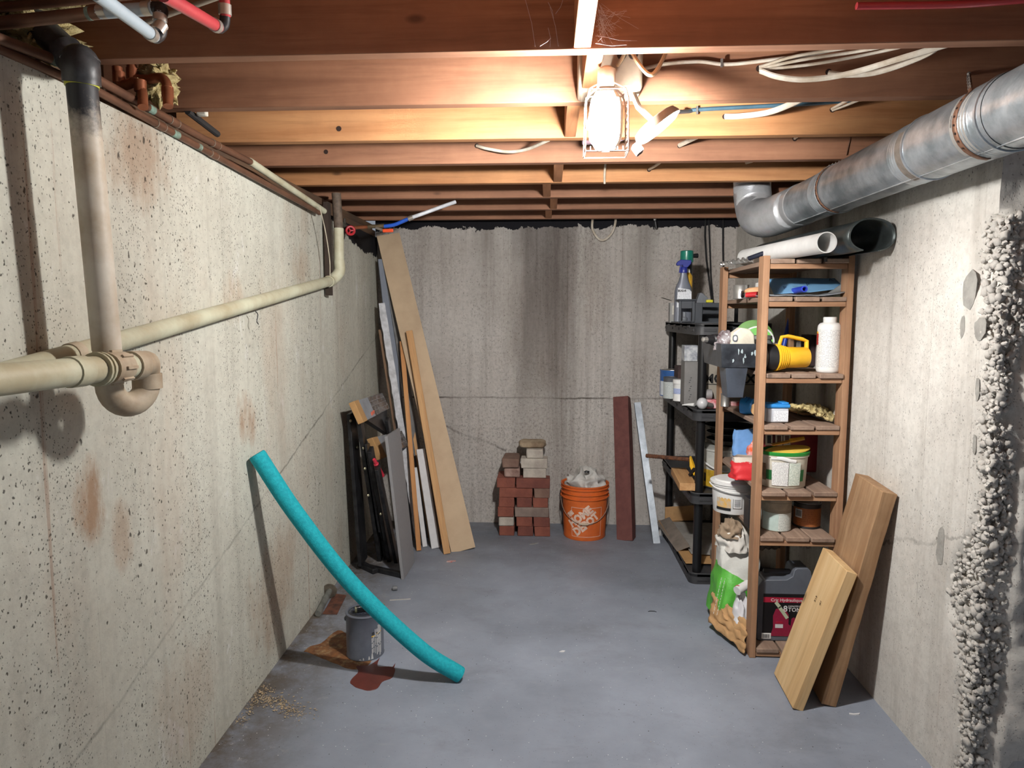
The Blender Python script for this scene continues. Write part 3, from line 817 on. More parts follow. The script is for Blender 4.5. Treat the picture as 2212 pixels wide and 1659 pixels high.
lean('brown_board', 'brown panel edge right of the short white board', M_BROWNB, P(951, 1176, Z=.001), P(924, 970, Y=4.17), .07, .014, V(.62, .8, 0))
lean('white_board', 'white strip standing behind the orange-brown strip', M_WHITE, P(918, 1181, Z=.001), P(896, 1010, Y=4.12), .028, .01, V(1, .3, 0))
# white strip with broken edge
def jag():
    pb, pt = P(906, 1176, Z=.001), P(824, 655, X=-1.052)
    L = (pt - pb).length; m = fr(pt - pb, V(1, .25, 0)).to_4x4(); m.translation = pb
    pts = []
    N = 40
    for k in range(N + 1): pts.append((.021 + .002 * noise.noise(V(k * .4, 0, 0)), L * k / N))
    for k in range(N, -1, -1): pts.append((-.021 + .007 * noise.noise(V(k * .7, 5, 0)) + (.004 if k % 5 == 0 else 0), L * k / N))
    mb = MB().prism(pts, .010, (0, .005, 0), Matrix(((1, 0, 0), (0, 0, -1), (0, 1, 0))))
    return mb.build('broken_strip', pl('chipped_white', (205, 206, 210), .7, 0, .15, 25), local=m)
tag(jag(), 'white strip with a ragged edge leaning in the far left corner', 'board')
lean('wood_strip', 'thin dark brown strip leftmost in the leaning stack', wood('strip_dark', (128, 98, 72), (98, 74, 56), 'z'), P(890, 1168, Z=.001), P(820, 712, X=-1.07), .016, .01, V(1, .2, 0))
lean('blue_grey_board', 'blue-grey board standing behind the black workbench', M_GREYB, P(892, 1160, Z=.001), P(826, 560, X=-1.065), .06, .012, V(1, .6, 0))
lean('grey_board', 'grey board standing just behind the orange-brown strip', pl('mid_grey_board', (120, 119, 118), .8), P(930, 1160, Z=.001), P(832, 545, X=-1.05), .05, .01, V(1, .5, 0))
# grey panel
def slabq(bl, br, tr, tl, t, name, mat, parent=None, bevel=.001):
    bl, br, tr, tl = map(Vector, (bl, br, tr, tl))
    n = (br - bl).cross(tl - bl).normalized() * t
    mb = MB(); mb.add([bl, br, tr, tl, bl - n, br - n, tr - n, tl - n], [(0,1,2,3),(7,6,5,4),(0,4,5,1),(1,5,6,2),(2,6,7,3),(3,7,4,0)])
    return mb.build(name, mat, parent, bevel=bevel)
g0, g1 = P(873, 1252, Z=.001), P(896, 1214, Z=.001)
h0, h1 = P(837, 942, Y=g0.y + .02), P(863, 926, Y=g1.y + .10)
o = slabq(g0, g1, V(h0.x + .01, g1.y + .015, h0.z), h0, .016, 'particle_board', M_GREYP)
tag(o, 'plain grey panel leaning against the black workbench', 'board')

# folded black workbench
fb = thing('folded_workbench', 'folded black steel workbench with bolts leaning on left wall', 'workbench', P(800, 1222, Z=0))
M_BSTEEL = pl('black_steel', (26, 26, 28), .38, .2, .2, 20, .08, 60, rgb2=(52, 52, 54))
M_BOLT = pl('zinc_bolt', (196, 190, 160), .35, .7, .1)
def bp(px, py, d=0): return P(px, py, X=-.995 + d)
A = [P(776, 1216, X=-1.05), P(752, 886, X=-1.05)]
bl, tl = A
def leg(x0, y0, x1, y1, w, t, off, name='leg'):
    a, b = P(x0, y0, X=off), P(x1, y1, X=off - .03)
    return board(name, M_BSTEEL, a, b, w, t, V(0, 1, 0), fb, .003)
leg(784, 1214, 760, 890, .13, .02, -1.03)
leg(822, 1208, 776, 900, .06, .022, -.96)
leg(846, 1226, 800, 970, .06, .022, -.90)
leg(864, 1246, 815, 1010, .05, .02, -.855)
leg(838, 1226, 806, 1020, .05, .02, -.93, 'brace')
leg(880, 1222, 836, 905, .05, .02, -.93, 'leg')
board('foot', M_BSTEEL, P(782, 1222, Z=.014), P(868, 1242, Z=.014), .028, .03, V(0, 1, 0), fb, .004)
board('foot', M_BSTEEL, P(778, 1218, Z=.014), P(812, 1234, Z=.014), .04, .028, V(0, 1, 0), fb, .004)
for (px, py, X) in ((757, 909, -1.047), (771, 966, -1.040), (785, 968, -.976), (788, 1012, -.971), (795, 1070, -.964), (822, 1110, -.907)):
    q = P(px, py, X=X)
    MB().lathe([(.008, 0), (.008, .004), (.004, .007)], q, fr((.8, -.6, 0)), 6).build('bolt', M_BOLT, fb)
a_ = P(782, 890, X=-1.0)
slabq(P(790, 905, X=-.97), P(842, 940, X=-.97), P(835, 880, X=-1.0), P(778, 890, X=-1.0), .02, 'top_plate', M_BSTEEL, fb)
slabq(P(792, 960, X=-.95), P(822, 1150, X=-.93), P(846, 1140, X=-.95), P(812, 950, X=-.97), .012, 'inner_plate', M_BSTEEL, fb)
# plastic packs and a red clamp handle resting on it
M_CARD = pl('cardboard', (188, 146, 96), .85, 0, .08)
def clearmat():
    t = NT('dusty_clear_plastic'); v = t.co((1, 1, 1))
    t.b.inputs['Transmission Weight'].default_value = .25
    return t.fin(t.mix(t.ramp(t.noise(v, 30, 4), [(.4, 0.0), (.7, 1.0)]), lin(92, 92, 94), lin(150, 150, 152)), .22, 0.0)
M_CLR = clearmat()
def pack(label, corners, Xs, end, lines, group=None):
    pts = [P(x, y, X=q) for (x, y), q in zip(corners, Xs)]
    th = thing('blade_pack', label, 'package', pts[0])
    slabq(*pts, .03, 'blister', M_CLR, th, .003)
    e0, e1, e2, e3 = pts[3].lerp(pts[2], -.02) + (pts[3] - pts[0]) * .02, pts[0].lerp(pts[1], -.02) - (pts[3] - pts[0]) * .02, pts[0].lerp(pts[1], end) - (pts[3] - pts[0]) * .02, pts[3].lerp(pts[2], end) + (pts[3] - pts[0]) * .02
    off = (pts[1] - pts[0]).cross(pts[3] - pts[0]).normalized() * .002
    slabq(e1 + off, e2 + off, e3 + off, e0 + off, .033, 'card_end', M_CARD, th, .002)
    for k in range(1, lines + 1):
        f = k / (lines + 1)
        a, b = pts[0].lerp(pts[3], f).lerp(pts[1].lerp(pts[2], f), .42) + off, pts[0].lerp(pts[3], f).lerp(pts[1].lerp(pts[2], f), .97) + off
        MB().tube([a, b], .0014, 6).build('rib', pl('rib_grey', (170, 170, 172), .4), th)
    f0 = .28
    lab = [pts[0].lerp(pts[1], t) for t in (end, .42)] + [pts[3].lerp(pts[2], t) for t in (.42, end)]
    slabq(*[q + off * .6 for q in lab], .001, 'label', pl('pack_label', (150, 156, 164), .5), th, 0)
    for k in range(3):
        c = pts[0].lerp(pts[1], .30 + .045 * k).lerp(pts[3].lerp(pts[2], .30 + .045 * k), .16 + .02 * k) + off * 2
        MB().cbox(c, (.008, .004, .020)).build('mark', pl('pack_mark', (214, 110, 86), .5), th)
pack('clear plastic pack with cardboard end on top of the black workbench', [(786, 911), (842, 882), (826, 848), (766, 867)], (-.955, -.94, -.99, -1.0), .12, 3)
pack('clear plastic pack with cardboard end half behind the grey panel', [(826, 990), (884, 962), (868, 930), (805, 946)], (-.90, -.86, -.90, -.94), .14, 2)
rh0, rh1 = P(808, 992, X=-.90), P(824, 1027, X=-.885)
rm = fr(rh1 - rh0)
rc = MB().lathe([(.008, 0), (.010, .01), (.0095, .035), (.013, .037), (.013, .042), (.0115, .044), (.017, (rh1 - rh0).length), (.013, (rh1 - rh0).length)], rh0, rm, 16).build('clamp_handle', pl('red_plastic', (206, 52, 72), .35))
tag(rc, 'red plastic handle stuck in the black workbench', 'handle')
# ------------------------------------------------------------------ things on the floor
M_NOODLE = pl('teal_foam', (0, 148, 160), .8, 0, .06, 90, .35, 220, rgb2=(16, 168, 180))
NR = .031
nb, ntp = P(1000, 1470, Z=0), P(556, 975, X=xl(2.4) + NR + .006)
pts = [nb + V(-.012, 0, NR * .75), P(905, 1400, Y=2.46), P(760, 1262, Y=2.44), P(640, 1110, Y=2.40), ntp + V(0, 0, -.015)]
path = smooth_path(pts, 10)
# hollow tube ends: an outer skin plus a short bore at the top end
d0 = (path[0] - path[1]).normalized(); d1 = (path[-1] - path[-2]).normalized()
rr = [NR * .93] + [NR] * (len(path)) + [NR * .9, NR * .35, NR * .33]
pth = [path[0] + d0 * .004] + path + [path[-1] + d1 * .006, path[-1] + d1 * .006, path[-1] - d1 * .03]
tag(MB().tube(pth, rr, 28).build('pool_noodle', M_NOODLE, angle=60), 'teal foam pool noodle leaning from the floor onto left wall', 'pool noodle')

# paint can
M_PCAN = pl('grey_paint_coat', (104, 108, 118), .3, 0, .12, 10, .1, 40, rgb2=(84, 88, 98))
cc = P(777, 1430, Z=0); cc = V(cc.x + .003, cc.y + .078, 0)
R_, H_ = .078, .185
pc = thing('paint_can', 'grey paint can with drips down its label beside the teal noodle', 'can', cc)
MB().lathe([(R_ - .002, 0), (R_, .003), (R_, .004), (R_ - .0015, .006), (R_ - .0015, H_ - .008), (R_, H_ - .006), (R_ + .002, H_ - .002), (R_ + .001, H_), (R_ - .009, H_ + .001), (R_ - .011, H_ - .004), (R_ - .014, H_ - .005), (.001, H_ - .005)], cc, None, 40).build('can_body', M_PCAN, pc)
MB().lathe([(R_ - .011, H_ - .0035), (R_ - .022, H_ - .001), (R_ - .024, H_ - .003), (.001, H_ - .003)], cc, None, 36).build('lid', pl('wet_black_paint', (28, 29, 34), .12, 0, .3, 25, .2, 40, rgb2=(70, 74, 84)), pc)
def cyl_patch(mb, c, r, a0, a1, z0, z1, n=8):
    vs = []
    for z in (z0, z1):
        for k in range(n + 1):
            a = a0 + (a1 - a0) * k / n; vs.append((c[0] + r * math.cos(a), c[1] + r * math.sin(a), z))
    mb.add(vs, [(k, k + 1, n + 2 + k, n + 1 + k) for k in range(n)])
    return mb
def cylface(c, r):
    """turns flat (distance along the skin, height) into points on a can, measured from the side facing the camera"""
    base = math.atan2(-c[1], -c[0])
    return lambda x, z, k=1.0: V(c[0] + r * math.cos(base + x / r), c[1] + r * math.sin(base + x / r), c[2] + z)
cf = cylface(cc, R_ - .0007)
lw = MB(); rr_ = random.Random(4)
for k in range(7):
    a = .026 + k * .0075; z0, z1 = .035 - .004 * k + rr_.uniform(-.01, .01), .105 + .008 * k + rr_.uniform(-.012, .01)
    w = rr_.choice((.003, .0045, .0055))
    n = 6
    for j in range(3):
        za, zb = z0 + (z1 - z0) * j / 3, z0 + (z1 - z0) * (j + (.93 if j < 2 else 1)) / 3
        lw.add([cf(a, za), cf(a + w, za + .002), cf(a + w, zb), cf(a, zb - .002)], [(0, 1, 2, 3)])
lw.build('label_streaks', pl('label_white', (216, 216, 214), .4), pc, angle=0)
lw = MB()
for a, z, w in ((.026, .098, .018), (.047, .104, .014), (.062, .108, .012)):
    lw.add([cf(a, z), cf(a + w, z + .001), cf(a + w, z + .006), cf(a, z + .005)], [(0, 1, 2, 3)])
lw.build('label_band', pl('label_yellow', (226, 180, 50), .4), pc, angle=0)
lw = MB()
for a, z, w, h in ((.028, .106, .003, .010), (.034, .106, .003, .009), (.044, .112, .010, .003), (.049, .106, .003, .008), (.029, .115, .008, .0025), (.040, .065, .010, .003), (.055, .075, .009, .003)):
    lw.add([cf(a, z), cf(a + w, z), cf(a + w, z + h), cf(a, z + h)], [(0, 1, 2, 3)])
lw.build('label_print', pl('print_black', (30, 30, 32), .4), pc, angle=0)
lw = MB()
for a, w, h in ((-.028, .012, .010), (-.012, .006, .016), (.010, .008, .020), (.022, .010, .030)):
    lw.add([cf(a, .006), cf(a + w, .006), cf(a + w * .7, h), cf(a + w * .3, h)], [(0, 1, 2, 3)])
lw.build('bare_patch', pl('label_white', (216, 216, 214), .4), pc, angle=0)
for s in (-1, 1):
    q = cc + V(s * R_ * .98, -.012, H_ - .032)
    MB().lathe([(.010, 0), (.009, .004), (.004, .007)], q, fr((s, -.2, 0)), 12).build('ear', M_PCAN, pc)
# a brush/scraper lying across the lid
bh0, bh1 = cc + V(-.028, -.022, H_ + .010), cc + V(.050, .012, H_ + .012)
br = thing('paint_brush', 'paint-caked black brush lying across the paint can', 'brush', bh0)
MB().tube([bh0, bh1], [(.015, .009)] * 2, 10, flat=(0, 0, 1)).build('handle', pl('caked_black', (26, 26, 28), .2), br)
MB().tube([bh0 + (bh0 - bh1).normalized() * .006, bh0 + V(.002, 0, 0)], [(.014, .009)] * 2, 10, flat=(0, 0, 1)).build('end_cap', pl('caked_grey', (112, 110, 84), .4), br)
MB().tube([bh1, bh1 + (bh1 - bh0).normalized() * .03], [(.010, .008), (.006, .012)], 10).build('bristles', pl('caked_grey', (112, 110, 84), .4), br)

def puddle(name, label, pix, mat, z=.0012, cat='stain'):
    pts = [P(x, y, Z=0) for x, y in pix]
    pts = smooth_path(pts + [pts[0]], 4)[:-1]
    c = sum(pts, V(0, 0, 0)) / len(pts)
    pts = [p + (p - c).normalized() * .006 * noise.noise(p * 28) for p in pts]
    mb = MB(); n = len(pts)
    mb.add([V(p.x, p.y, z) for p in pts] + [V(c.x + (p.x - c.x) * 1.012, c.y + (p.y - c.y) * 1.012, .0002) for p in pts], [tuple(range(n))] + [(i, n + i, n + (i + 1) % n, (i + 1) % n) for i in range(n)])
    return tag(mb.build(name, mat, angle=30), label, cat)
def rustmat():
    t = NT('rust_stain'); v = t.co()
    col = t.mix(t.ramp(t.noise(v, 22, 6, .7), [(.35, 0.0), (.65, 1.0)]), lin(140, 92, 52), lin(92, 56, 38))
    col = t.mix(t.ramp(t.noise(t.co((1, 1, 1), (3, 1, 0)), 16, 7, .75), [(.5, 0.0), (.66, .8)]), col, lin(176, 156, 116))
    return t.fin(col, .6, 0.0)
puddle('rust_stain', 'mottled rusty stain on the floor left of the paint can', [(656, 1408), (672, 1396), (694, 1390), (730, 1362), (760, 1380), (800, 1420), (790, 1440), (770, 1446), (745, 1442), (722, 1432), (690, 1420), (668, 1410)], rustmat())
puddle('paint_spill', 'dark red paint spill on the floor in front of the paint can', [(798, 1438), (815, 1426), (820, 1422), (816, 1440), (846, 1441), (852, 1450), (846, 1464), (826, 1474), (812, 1488), (788, 1491), (764, 1482), (759, 1468), (775, 1452), (770, 1440)], pl('red_spill', (104, 50, 42), .45, 0, .15, 9), .0018)
tag(MB().prism([(-.003, 0), (.003, 0), (.006, .02), (.004, .05), (.001, .03)], .002, P(846, 1447, Z=0), None).build('paint_flake', pl('red_spill', (112, 46, 38), .45)), 'curled dark red paint flake beside the spill', 'paint flake')

# anchor bolt with washer and a rusty plate
bo = thing('anchor_bolt', 'thick galvanised bolt with a round washer lying by left wall', 'bolt', P(694, 1332, Z=0))
q0, q1 = P(687, 1326, Z=.016), P(712, 1276, Z=.040)
dd = (q1 - q0).normalized()
M_GALV0 = pl('dull_zinc', (150, 152, 146), .5, .5, .2, 25)
MB().tube([q0, q1], .0145, 18).build('shank', M_GALV0, bo)
MB().tube([q1 - dd * .004, q1 + dd * .004], .036, 24).build('washer', pl('washer_grey', (120, 112, 100), .6, .3, .2, 30), bo)
MB().tube([q1 + dd * .004, q1 + dd * .028], .017, 6).build('bolt_head', pl('washer_grey', (120, 112, 100), .6), bo)
rp = [P(*p, Z=0) for p in ((697, 1327), (728, 1328), (748, 1287), (722, 1283))]
o = slabq(rp[0] + V(0, 0, .004), rp[1] + V(0, 0, .004), rp[2] + V(0, 0, .004), rp[3] + V(0, 0, .004), .004, 'rusty_plate', pl('rusted_plate', (118, 74, 56), .8, .1, .3, 20, .5, 60, rgb2=(64, 46, 42)))
tag(o, 'rusty square steel plate on the floor behind the bolt', 'plate')
# sawdust and chips by the wall
sd = MB(); rg = random.Random(11)
M_CHIP = pl('wood_chips', (206, 184, 150), .9, 0, .25, 60, 0)
for k in range(520):
    t = rg.random()
    c = P(560 + 90 * t + rg.gauss(0, 18), 1500 + 45 * t + rg.gauss(0, 9), Z=0) if rg.random() < .75 else P(470 + 120 * rg.random(), 0, Z=0) if False else P(575 + rg.gauss(0, 10) - 60 * t, 1480 + 85 * t + rg.gauss(0, 5), Z=0)
    if c.x < xl(c.y) + .004: continue
    a = rg.uniform(0, 3.14); l = rg.uniform(.002, .008); w = l * rg.uniform(.2, .6)
    sd.cbox(V(c.x, c.y, .0015 + rg.random() * .003), (l, w, .0012), Matrix.Rotation(a, 3, 'Z') @ Matrix.Rotation(rg.uniform(-.5, .5), 3, 'X'))
tag(sd.build('wood_shavings', M_CHIP, angle=0), 'scatter of pale wood shavings on the floor along left wall', 'shavings', kind='stuff')
bits = MB()
for k in range(150):
    c = P(rg.uniform(620, 1900), rg.uniform(1200, 1640), Z=0)
    if c.x < XL + .02 or c.x > .75: continue
    l = rg.uniform(.001, .004)
    bits.cbox(V(c.x, c.y, .001), (l, l * .5, .0014), Matrix.Rotation(rg.uniform(0, 3), 3, 'Z'))
tag(bits.build('floor_grit', pl('grit', (70, 66, 62), .9, 0, .4, 30, 0, rgb2=(190, 188, 184)), angle=0), 'dark specks of grit scattered over the grey floor', 'grit', kind='stuff')
def scrap(name, label, px, py, pts, mat, h=.003, rz=0):
    tag(MB().prism(pts, h, P(px, py, Z=0), Matrix.Rotation(rz, 3, 'Z')).build(name, mat), label, 'scrap')
scrap('paper_scrap', 'small red and white scrap on the floor near the leaning boards', 974, 1213, [(-.024, -.012), (.004, -.016), (.012, -.002), (.028, .004), (.026, .012), (-.002, .010), (-.020, .006)], pl('red_white_scrap', (214, 190, 184), .7, 0, .1, 60, 0, rgb2=(176, 70, 66)))
tag(MB().lathe([(.011, 0), (.012, .002), (.012, .022), (.010, .024)], P(848, 1271, Z=.012), fr((1, .3, 0)), 14).build('plastic_plug', pl('grey_plug', (120, 122, 124), .5)), 'small grey plastic plug on the floor in front of the grey panel', 'plug')
scrap('paper_scrap', 'white curl of paper on the floor by the right wall', 1846, 1543, [(-.020, -.004), (-.006, -.007), (.014, -.004), (.020, .004), (.012, .002), (-.004, -.001), (-.018, .002)], M_WHITE, .004)
scrap('paper_scrap', 'pale grey scrap on the floor in front of the bricks', 1153, 1175, [(-.026, -.018), (.0, -.014), (.03, .012), (.012, .016), (-.006, .004), (-.02, -.004)], pl('grey_scrap', (150, 150, 148), .8))
scrap('paper_scrap', 'tiny white flake on the floor in the middle of the room', 1214, 1408, [(-.012, -.004), (.006, -.006), (.014, .006), (.002, .008)], M_WHITE)
scrap('wire_scrap', 'thin pale splinter on the floor right of the noodle', 864, 1297, [(-.05, -.006), (.05, .014), (.05, .017), (-.05, -.002)], pl('pale_splinter', (186, 182, 176), .7), .004)
scrap('wire_scrap', 'small dark bent wire on the bare floor by the black shelf', 1409, 1322, [(-.02, 0), (-.01, .008), (.01, .008), (.02, -.002), (.012, .004), (-.008, .005)], M_BLK, .003)

# ------------------------------------------------------------------ bricks
YF = 4.22
def brickmat(n, a, b): return pl(n, a, .9, 0, .12, 12, .5, 70, rgb2=b)
BR = {'r': brickmat('red_brick', (142, 84, 68), (120, 68, 56)), 'd': brickmat('dark_red_brick', (126, 74, 62), (104, 60, 52)), 'b': brickmat('brown_brick', (132, 106, 92), (108, 82, 72)),
      'g': brickmat('grey_brick', (140, 124, 114), (118, 102, 94)), 'w': brickmat('pale_brick', (190, 182, 170), (158, 148, 138)), 'm': brickmat('mottled_brick', (176, 150, 138), (120, 90, 80))}
ROWS = [
 [(162, 312, 'r', 0, 'left end of the bottom row'), (340, 490, 'd', 0, 'middle of the bottom row'), (497, 650, 'r', 0, 'right end of the bottom row')],
 [(157, 312, 'w', 1, 'left end of the second row'), (328, 480, 'r', 0, 'middle of the second row'), (490, 640, 'd', 0, 'right end of the second row')],
 [(150, 305, 'r', 0, 'left end of the third row'), (313, 637, 'g', 0, 'right side of the third row')],
 [(160, 312, 'r', 0, 'left end of the fourth row'), (330, 477, 'd', 0, 'middle of the fourth row'), (482, 630, 'r', 0, 'right end of the fourth row')],
 [(165, 483, 'r', 0, 'left side of the fifth row'), (495, 648, 'b', 0, 'right end of the fifth row')],
 [(140, 318, 'r', 0, 'left end of the sixth row'), (325, 648, 'd', 0, 'right side of the sixth row')],
 [(208, 363, 'm', 1, 'left of the seventh row'), (388, 612, 'w', 0, 'right of the seventh row')],
 [(183, 363, 'b', 1, 'left of the eighth row'), (368, 625, 'w', 0, 'right of the eighth row')],
 [(410, 592, 'w', 1, 'top row under the flat stone')]]
WORD = {'r': 'red', 'd': 'dark red', 'b': 'brown', 'g': 'grey-brown', 'w': 'pale', 'm': 'mottled'}
BH = .0625; rb = random.Random(5)
for ri, row in enumerate(ROWS):
    for (c0, c1, kd, worn, where) in row:
        x0, x1 = XY(1040 + c0 / 4.367, ri * BH, YF), XY(1040 + c1 / 4.367, ri * BH, YF)
        long = (x1 - x0) > .15
        dp = .10 if long else .205
        dy = rb.uniform(-.006, .006); sh = rb.uniform(-.004, .004)
        if ri >= 6: dy += .015
        z0, z1 = ri * BH + .0003, (ri + 1) * BH
        mb = MB(); n = 5
        # worn brick: a box with a few cut corners
        vs = []
        b8 = [(x0, 0, z0), (x1, 0, z0), (x1, 1, z0), (x0, 1, z0), (x0, 0, z1), (x1, 0, z1), (x1, 1, z1), (x0, 1, z1)]
        for i, (x, y, z) in enumerate(b8):
            j = .012 if worn else .0035
            xx = x + (rb.uniform(0, j) if x == x0 else -rb.uniform(0, j))
            zz = z if z == z0 or not worn else z - rb.uniform(0, .006)
            vs.append((xx, YF + dy + y * dp + (rb.uniform(0, j) if y == 0 else 0), zz))
        mb.add(vs, [(0,3,2,1),(4,5,6,7),(0,1,5,4),(1,2,6,5),(2,3,7,6),(3,0,4,7)])
        o = mb.build('brick', BR[kd], bevel=.009 if worn else .004, angle=60)
        tag(o, f"{WORD[kd]} {'worn ' if worn else ''}brick at the {where} of the brick stack" if ' row under' not in where else f'{WORD[kd]} worn brick in the {where} of the brick stack', 'brick', 'bricks stacked against the back wall')
x0, x1 = XY(1040 + 345 / 4.367, .57, YF), XY(1040 + 610 / 4.367, .57, YF)
mb = MB()
w_ = (x1 - x0) / 2
def stn(a, z): 
    k = 1 + .10 * noise.noise(V(math.cos(a) * 2, math.sin(a) * 2, z * 60))
    sx_ = abs(math.cos(a)) ** .55 * (1 if math.cos(a) > 0 else -1); sy_ = abs(math.sin(a)) ** .55 * (1 if math.sin(a) > 0 else -1)
    return V((x0 + x1) / 2 + sx_ * w_ * k, YF + .11 + sy_ * .07 * k, 9 * BH + z + (.006 * noise.noise(V(a, 3, z * 9)) if z > .02 else 0))
sn = 26
lv = [(.86, .0005), (.97, .006), (1.0, .018), (.96, .030), (.84, .036)]
vs = []
for sc, z in lv:
    for k in range(sn):
        p = stn(2 * math.pi * k / sn, z); c0 = V((x0 + x1) / 2, YF + .11, p.z); vs.append(c0 + (p - c0) * sc)
mb.add(vs, [(j*sn+k, j*sn+(k+1) % sn, (j+1)*sn+(k+1) % sn, (j+1)*sn+k) for j in range(len(lv)-1) for k in range(sn)] + [tuple(reversed(range(sn))), tuple(range((len(lv)-1)*sn, len(lv)*sn))])
tag(mb.build('flat_stone', pl('tan_stone', (176, 158, 132), .9, 0, .2, 9, .5, 50, rgb2=(120, 100, 80)), angle=50), 'flat tan stone lying on top of the brick stack', 'stone')

# ------------------------------------------------------------------ orange bucket
bc = V(XY(1263, .18, 4.275), 4.275, 0)
M_OR = pl('orange_plastic', (216, 106, 44), .5, 0, .05, 12, .06, 40, rgb2=(196, 92, 40))
bk = thing('bucket', 'orange plastic bucket with white logo by the steel angle', 'bucket', bc)
HB = .345
rb0, rt = .131, .147
prof = [(rb0 - .006, .004), (rb0, 0), (rb0 + .003, .006)]
def rz(z): return rb0 + (rt - rb0) * z / HB
for z in (.02, .24): prof.append((rz(z), z))
for zc in (.262, .292, .322):
    prof += [(rz(zc - .004), zc - .004), (rz(zc) + .008, zc - .003), (rz(zc) + .008, zc + .002), (rz(zc + .004), zc + .004)]
prof += [(rt + .001, HB - .010), (rt + .006, HB - .008), (rt + .006, HB), (rt - .001, HB), (rt - .004, HB - .006), (rb0 - .002, .01), (.001, .008)]
MB().lathe(prof, bc, None, 48).build('pail', M_OR, bk)
M_LOGO = pl('logo_white', (238, 206, 186), .5, 0, .12, 40, 0)
base = math.atan2(-bc.y, -bc.x) + .03
def onb(x, z, k=.0009):
    r = rz(z) + k
    a = base + x / rz(.12)
    return V(bc.x + r * math.cos(a), bc.y + r * math.sin(a), z)
fr_ = MB()
def strip(x0, z0, x1, z1, w):
    n = 14
    dx, dz = x1 - x0, z1 - z0; L = math.hypot(dx, dz); nx, nz = -dz / L * w / 2, dx / L * w / 2
    vs = []
    for k in range(n + 1):
        t = k / n; vs += [onb(x0 + dx * t + nx, z0 + dz * t + nz), onb(x0 + dx * t - nx, z0 + dz * t - nz)]
    fr_.add(vs, [(2*k, 2*k+1, 2*k+3, 2*k+2) for k in range(n)])
LW, LZ0, LZ1, LX = .098, .026, .212, .010
for a in ((-LW+LX, LZ0, LW+LX, LZ0), (-LW+LX, LZ1, LW+LX, LZ1), (-LW+LX, LZ0, -LW+LX, LZ1), (LW+LX, LZ0, LW+LX, LZ1)): strip(*a, .0028)
fr_.build('logo_frame', M_LOGO, bk, angle=0)
ca, sa = math.cos(math.radians(40)), math.sin(math.radians(40))
def lett(s, ox, oz, size, nm, sx=1.0):
    text(bk, nm, s, M_LOGO, size, (0, 0, 0), (1, 0, 0), (0, 0, 1), .0042, warp=lambda x, y: onb(ox + x * ca - y * sa, oz + x * sa + y * ca, .0012), sx=sx)
lett('THE', -.108, .146, .030, 'logo_lettering', .8)
lett('HOME', -.086, .080, .068, 'logo_lettering', .92)
lett('DEPOT', -.054, .030, .068, 'logo_lettering', .88)
# wire handle hanging over the front
hp = []
for k in range(25):
    t = -1 + 2 * k / 24
    a = base + t * 1.62
    z = .262 - .150 * (1 - abs(t) ** 2.0)
    r = rz(z) + .010
    hp.append(V(bc.x + r * math.cos(a), bc.y + r * math.sin(a), z))
MB().tube(hp, .0022, 8).build('handle_wire', pl('handle_steel', (196, 176, 160), .4, .6), bk)
g = hp[10:14]
MB().tube([g[0], g[1], g[2], g[3]], .0075, 10).build('grip', pl('handle_grip', (206, 186, 162), .6), bk)
for s in (-1, 1):
    a = base + s * 1.62; r = rz(.262) + .006
    MB().lathe([(.016, 0), (.014, .008), (.006, .010)], (bc.x + r * math.cos(a) - .004 * math.cos(a), bc.y + r * math.sin(a) - .004 * math.sin(a), .262), fr((math.cos(a), math.sin(a), 0)), 14).build('handle_boss', M_OR, bk)
# crumpled sheet stuffed in the bucket
def crumple(mb, c, r, n, m, amp, seed, freq=2.0, flatb=None):
    off = V(seed * 3.3, seed, 0)
    vs = []
    for j in range(m + 1):
        th = math.pi * .55 * (1 - j / m)
        for k in range(n):
            a = 2 * math.pi * k / n
            d = V(math.sin(th) * math.cos(a), math.sin(th) * math.sin(a), math.cos(th))
            e_ = V(d.x, d.y * .7 + d.x * .4, d.z)
            rid = 1 - abs(noise.noise(e_ * freq + off)) * 2
            rid2 = 1 - abs(noise.noise(e_ * freq * 2.2 + off * 2)) * 2
            kx = 1 + amp * (rid * .75 + rid2 * .16 - .55)
            vs.append(V(c[0] + d.x * r[0] * kx, c[1] + d.y * r[1] * kx, c[2] + max(d.z * r[2] * kx, -.02 if flatb is None else flatb)))
    fs = [(j*n+k, j*n+(k+1) % n, (j+1)*n+(k+1) % n, (j+1)*n+k) for j in range(m) for k in range(n)]
    mb.add(vs, fs)
    return mb
M_SHEET = pl('white_drop_sheet', (204, 201, 196), .7, 0, .06, 20, .15, 40, rgb2=(180, 178, 174))
mb = MB(); crumple(mb, (bc.x, bc.y, HB - .035), (.128, .128, .125), 110, 46, .40, 2, 1.9)
tag(mb.build('drop_sheet', M_SHEET, angle=75), 'crumpled white plastic sheet stuffed in the orange bucket', 'sheet')
tag(MB().blob((bc.x + .006, bc.y - .07, HB + .082), (.018, .012, .008), 12, 8, .4, 2, 3).build('dark_lump', M_BLK), 'small dark lump on the crumpled sheet in the bucket', 'scrap')

